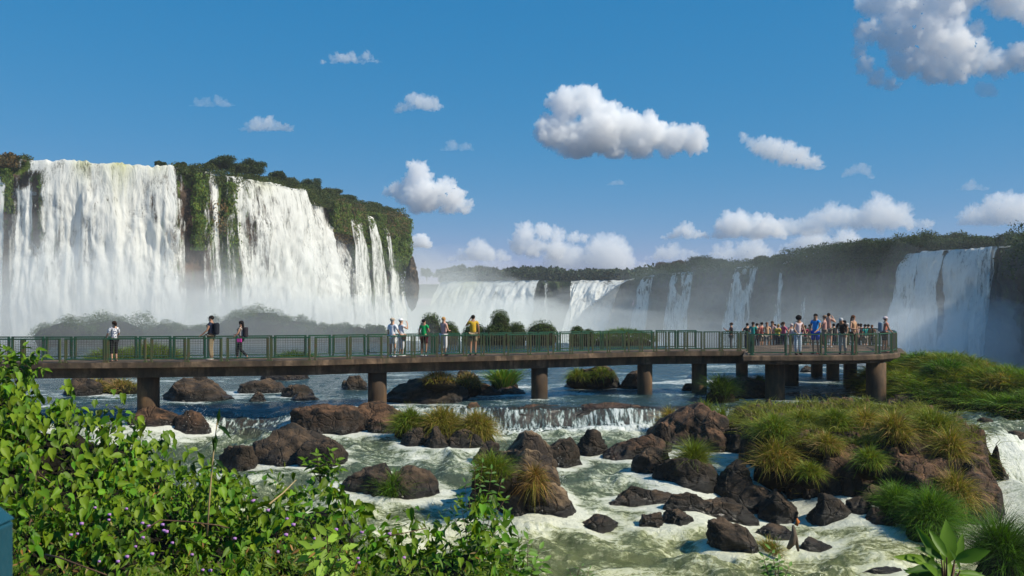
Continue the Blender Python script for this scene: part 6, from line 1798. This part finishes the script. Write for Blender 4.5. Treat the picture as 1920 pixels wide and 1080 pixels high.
    skin_obj('trousers' if bottom_len != 'short' else 'shorts', TV, TE, TR, cloth(bottom) if not isinstance(bottom, bpy.types.Material) else bottom, root)
    for lg in LG:
        a_, t_ = Vector(lg[2]), Vector(lg[3]); c_ = a_.lerp(t_, .45); c_.z = max(.035, c_.z - .015)
        o = blob('shoe', c_, (.046, .135, .042), cloth(shoes), root, cut=-.8, sub=2)
    # hair and hat
    hc = Vector(L((0, -.012, 1.635)))
    hm = cloth(hair, .9)
    if hairstyle != 'none':
        blob('hair', hc + Vector((0, 0, .012)), {'short': (.088, .102, .088), 'afro': (.13, .13, .125), 'long': (.095, .108, .10), 'tail': (.092, .105, .092)}[hairstyle], hm, root, 3, .18)
    if hairstyle == 'long': blob('hair_length', hc + Vector((0, -.075, -.13)), (.085, .05, .17), hm, root, 4, .2)
    if hairstyle == 'tail': blob('ponytail', hc + Vector((0, -.14, -.04)), (.045, .06, .10), hm, root, 5, .25)
    if eyes:
        for s in (-1, 1): blob('eye', L((s * .03, .083, 1.618)), (.011, .008, .008), M['eye'], root, sub=1)
    if hat:
        blob('hat', hc + Vector((0, .0, .035)), (.103, .118, .085), cloth(hat), root, cut=-.25)
        blob('hat_brim', hc + Vector((0, .115, .015)), (.075, .085, .010), cloth(hat), root, sub=2)
    if pack:
        mb = MB(); c_ = Vector(L((0, -.21, 1.22)))
        mb.box(c_ - Vector((0, 0, .23)), c_ + Vector((0, 0, .23)), .30, .17, up=Vector((0, 1, 0)))
        o = mb.build('backpack', cloth(pack), root, bevel=.06)
        mb = MB()
        for s in (-1, 1): mb.tube([L((s * .10, -.14, 1.40)), L((s * .11, .02, 1.475)), L((s * .12, .14, 1.34)), L((s * .14, .05, 1.08)), L((s * .12, -.12, 1.02))], .018, 6)
        mb.build('strap', cloth(pack), o); 
    if bag:
        mb = MB(); c_ = Vector((bag[1], .02, .88)); mb.box(c_ - Vector((0, 0, .10)), c_ + Vector((0, 0, .10)), .09, .22, up=Vector((0, 1, 0)))
        mb.build('bag', cloth(bag[0]), root, bevel=.02)
    if device:
        mb = MB(); hnd = [ARMS[a][2] for a in arms if a in ('face', 'phone')]
        h_ = hnd[0] if hnd else (0.1, .3, 1.2); c_ = Vector(L((0, h_[1] + .02, h_[2] + .03))); mb.box(c_ - Vector((.06, 0, 0)), c_ + Vector((.06, 0, 0)), .035, .075)
        mb.build('camera', cloth((.02, .02, .022)), root, bevel=.008)
    return root
# a loose printed cloth for the patterned top, shorts with blotches
def printed(name, a, b, sc):
    m, nt, out = mat_new(name)
    v = nt.nodes.new("ShaderNodeTexVoronoi"); v.inputs['Scale'].default_value = sc
    g_ = nt.nodes.new("ShaderNodeTexCoord"); nt.links.new(g_.outputs['Object'], v.inputs['Vector'])
    c = ramp(nt, v.outputs['Color'], [(.42, a), (.5, b)], 'CONSTANT') if False else mix_rgb(nt, ramp(nt, noise(nt, sc, 2, .5, vec=g_.outputs['Object']), [(.5, g3(0)), (.54, g3(1))]), a, b)
    principled(nt, out, c, .85, .2); return m
R90 = math.pi / 2
GW = 'people walking or standing along the footbridge'
def onb(px, off): return edgeY(px) + off
person('p', 'dark-haired woman in a blue and white patterned top and black capri trousers', 214, onb(214, .75), R90 * .55, 1.60, 'fair', (.03, .015, .01), 'tail', sleeves=.9, pattern=printed('patterned_cloth', (.72, .72, .72), (.05, .07, .16), 24), bottom=(.012, .012, .014), bottom_len='capri', shoes=(.35, .2, .15), arms=('rail', 'rail'), group=GW)
person('p', 'man walking left in a navy t-shirt and khaki trousers with a dark backpack', 396, onb(396, .85), R90 * 1.0, 1.80, 'tan', shirt=(.018, .024, .05), bottom=(.26, .20, .12), shoes=(.65, .6, .55), arms=('fore', 'fore'), legs='stand', pack=(.015, .017, .025), group=GW)
person('p', 'long-haired woman striding left in a cream top with a pink bag', 452, onb(452, .95), R90 * 1.0, 1.58, 'tan', (.012, .01, .01), 'long', shirt=(.48, .43, .38), sleeves=.1, bottom=(.014, .014, .018), shoes=(.3, .28, .27), arms=('hold', 'fore'), legs='walk', pack=(.03, .025, .03), bag=((.5, .03, .28), -.2), group=GW, slim=.92)
person('p', 'elderly man in a beige cap and all white clothes leaning on the railing', 736, onb(736, .62), -.55, 1.66, 'fair', (.4, .4, .38), 'short', shirt=(.68, .69, .74), sleeves=.8, bottom=(.60, .60, .60), bottom_len='short', shoes=(.75, .75, .75), arms=('rail', 'down'), hat=(.42, .34, .26), group=GW, slim=1.1)
person('p', 'woman in a white cap and white top shading her eyes, dark handbag at her hip', 752, onb(752, 1.05), -.9, 1.62, 'fair', (.25, .18, .12), 'short', shirt=(.66, .66, .70), sleeves=.5, bottom=(.55, .55, .58), bottom_len='capri', shoes=(.7, .7, .7), arms=('face', 'rail'), hat=(.7, .7, .72), bag=((.03, .015, .015), .22), group=GW)
person('p', 'dark-haired man in a bright green t-shirt and maroon shorts', 795, onb(795, .75), -.35, 1.62, 'tan', shirt=(.01, .30, .085), bottom=(.075, .008, .018), bottom_len='short', shoes=(.7, .7, .72), arms=('hold', 'down'), group=GW)
person('p', 'blonde woman in a pale pink top and white capri trousers', 832, onb(832, .75), -.8, 1.70, 'fair', (.42, .24, .09), 'short', shirt=(.52, .33, .32), sleeves=.25, bottom=(.62, .62, .64), bottom_len='capri', shoes=(.25, .12, .10), arms=('hold', 'hold'), group=GW)
person('p', 'man in a yellow t-shirt and camouflage shorts holding a camera to his eye', 887, onb(887, .75), .15, 1.78, 'tan', shirt=(.55, .34, .03), bottom=printed('camouflage_cloth', (.30, .24, .15), (.09, .08, .05), 12), bottom_len='short', shoes=(.10, .06, .05), arms=('down', 'face'), group=GW, slim=1.15, device=True)
GP = 'people on the viewing platform'
person('p', 'woman with bushy dark hair, pale top and pale jeans at the front rail', 1496, 39.0, math.pi + .2, 1.74, 'tan', (.012, .008, .008), 'afro', shirt=(.66, .52, .52), sleeves=.3, bottom=(.42, .50, .58), shoes=(.12, .05, .04), arms=('rail', 'rail'), lean=.12, group=GP, slim=.92)
person('p', 'tall young man in a bright blue t-shirt and royal blue shorts on the platform', 1529, 39.6, math.pi * .75, 1.82, 'tan', shirt=(.02, .24, .62), bottom=(.02, .07, .45), bottom_len='short', shoes=(.35, .12, .10), arms=('down', 'rail'), group=GP)
person('p', 'grey-haired person in dark clothes with a black backpack bending far over the rail', 1580, 39.4, math.pi - .55, 1.74, 'tan', (.42, .42, .43), 'short', shirt=(.045, .03, .025), sleeves=.6, bottom=(.40, .37, .32), shoes=(.05, .03, .03), arms=('rail', 'rail'), lean=.55, pack=(.012, .012, .015), group=GP)
person('p', 'brown-haired girl in a tan top standing behind the front rail', 1600, 39.9, math.pi + .5, 1.74, 'fair', (.14, .06, .03), 'long', shirt=(.42, .25, .14), sleeves=.1, bottom=(.10, .06, .05), bottom_len='short', shoes=(.2, .1, .08), arms=('hold', 'down'), group=GP, slim=.9)
person('p', 'man in a pale cap and salmon shirt at the right end of the platform', 1658, 40.6, -1.45, 1.66, 'tan', (.1, .06, .04), 'short', shirt=(.55, .20, .13), sleeves=.4, bottom=(.08, .06, .06), bottom_len='short', shoes=(.2, .1, .1), arms=('rail', 'rail'), lean=.1, hat=(.62, .50, .50), pack=(.22, .28, .33), group=GP)
person('p', 'man in a dark t-shirt taking a picture, alone left of the crowd', 1371, 50.6, 1.2, 1.66, 'tan', (.06, .025, .015), 'short', shirt=(.03, .02, .025), arms=('phone', 'phone'), device=True, deck=LOW, group=GP)
crowd = [  # px, Y, H, rot, shirt, hair colour, style, hat, label
 (1401, 51.0, 1.62, .3, (.03, .03, .03), (.02, .012, .01), 'short', None, 'dark-haired man in black at the left end of the close crowd', ('phone', 'phone')),
 (1412, 50.6, 1.70, -.3, (.02, .22, .20), (.02, .012, .01), 'tail', None, 'woman in a teal top near the left end of the crowd', ('hold', 'hold')),
 (1419, 51.6, 1.60, .2, (.10, .03, .04), (.03, .015, .01), 'short', None, 'short person in dark red beside the woman in teal', ('down', 'down')),
 (1428, 50.8, 1.68, .6, (.35, .10, .09), (.02, .012, .01), 'short', None, 'man in faded red raising a camera in the crowd', ('face', 'down')),
 (1438, 50.4, 1.68, 3.0, (.50, .30, .17), (.16, .07, .04), 'short', None, 'red-haired person in a tan top in the crowd', ('hold', 'down')),
 (1448, 51.2, 1.72, 2.6, (.45, .30, .28), (.05, .025, .015), 'long', None, 'long-haired woman in pale pink in the crowd', ('hold', 'hold')),
 (1453, 51.9, 1.55, .0, (.10, .28, .09), (.02, .012, .01), 'short', None, 'small person in green between the woman in pale pink and the one in yellow', ('down', 'down')),
 (1459, 50.9, 1.56, .4, (.50, .42, .08), (.35, .22, .08), 'short', None, 'short blond person in yellow in the crowd', ('down', 'hold')),
 (1469, 50.6, 1.70, -1.2, (.48, .10, .16), (.03, .015, .01), 'tail', None, 'woman in a crimson-pink top raising both hands', ('phone', 'phone')),
 (1484, 50.8, 1.58, .2, (.55, .50, .50), (.5, .4, .4), 'short', (.6, .5, .45), 'child-sized person in white with a pale cap', ('down', 'down')),
 (1504, 50.6, 1.64, .3, (.60, .30, .28), (.05, .025, .02), 'short', None, 'person in salmon just right of the woman with bushy hair', ('hold', 'down')),
 (1510, 50.2, 1.52, -.6, (.40, .02, .10), (.03, .02, .015), 'short', None, 'short person in deep crimson left of the tall man in blue', ('hold', 'hold')),
 (1518, 50.9, 1.55, .4, (.18, .10, .10), (.02, .015, .01), 'short', None, 'dark short person at the elbow of the man in blue', ('down', 'down')),
 (1546, 44.4, 1.66, 1.1, (.50, .28, .24), (.2, .12, .08), 'short', (.22, .13, .08), 'person in a brown sun hat and pinkish top', ('hold', 'phone')),
 (1554, 44.9, 1.78, -.6, (.42, .25, .20), (.03, .018, .012), 'short', None, 'tall man with his hand to his mouth behind the brown sun hat', ('face', 'down')),
 (1563, 50.6, 1.60, .2, (.03, .03, .035), (.02, .012, .01), 'short', None, 'dark figure behind the bending person with the backpack', ('down', 'down')),
 (1588, 50.3, 1.62, .6, (.02, .32, .22), (.5, .4, .35), 'short', (.6, .55, .5), 'person in sea green with a pale cap behind the tan-topped girl', ('face', 'hold')),
 (1609, 50.2, 1.62, .3, (.50, .35, .33), (.03, .02, .015), 'short', None, 'pale-shirted person just right of the brown-haired girl', ('down', 'down')),
 (1614, 50.8, 1.60, -.2, (.42, .06, .08), (.03, .02, .015), 'tail', None, 'woman in red right of the brown-haired girl', ('hold', 'hold')),
 (1622, 50.1, 1.58, .4, (.02, .25, .22), (.02, .015, .01), 'short', None, 'short person in teal-green in the right part of the crowd', ('phone', 'down')),
 (1628, 50.9, 1.56, .1, (.02, .10, .16), (.02, .015, .01), 'short', None, 'person in dark teal beside the teal-green one', ('down', 'hold')),
 (1635, 50.3, 1.54, -.5, (.50, .20, .12), (.10, .05, .03), 'tail', None, 'short woman in an orange-pink top at the right end of the crowd', ('hold', 'hold')),
]
for (px, Y, H, rt, sh, hr, st, hat, lab, ar) in crowd:
    person('p', lab, px, Y, rt, H, 'tan' if px % 3 else 'fair', hr, st, shirt=sh, sleeves=.6, bottom=(.06, .06, .09) if px % 2 else (.25, .22, .18), bottom_len='long' if px % 2 else 'short', arms=ar, hat=hat, deck=LOW if Y > 49 else DECK - .0, group=GP, eyes=False)
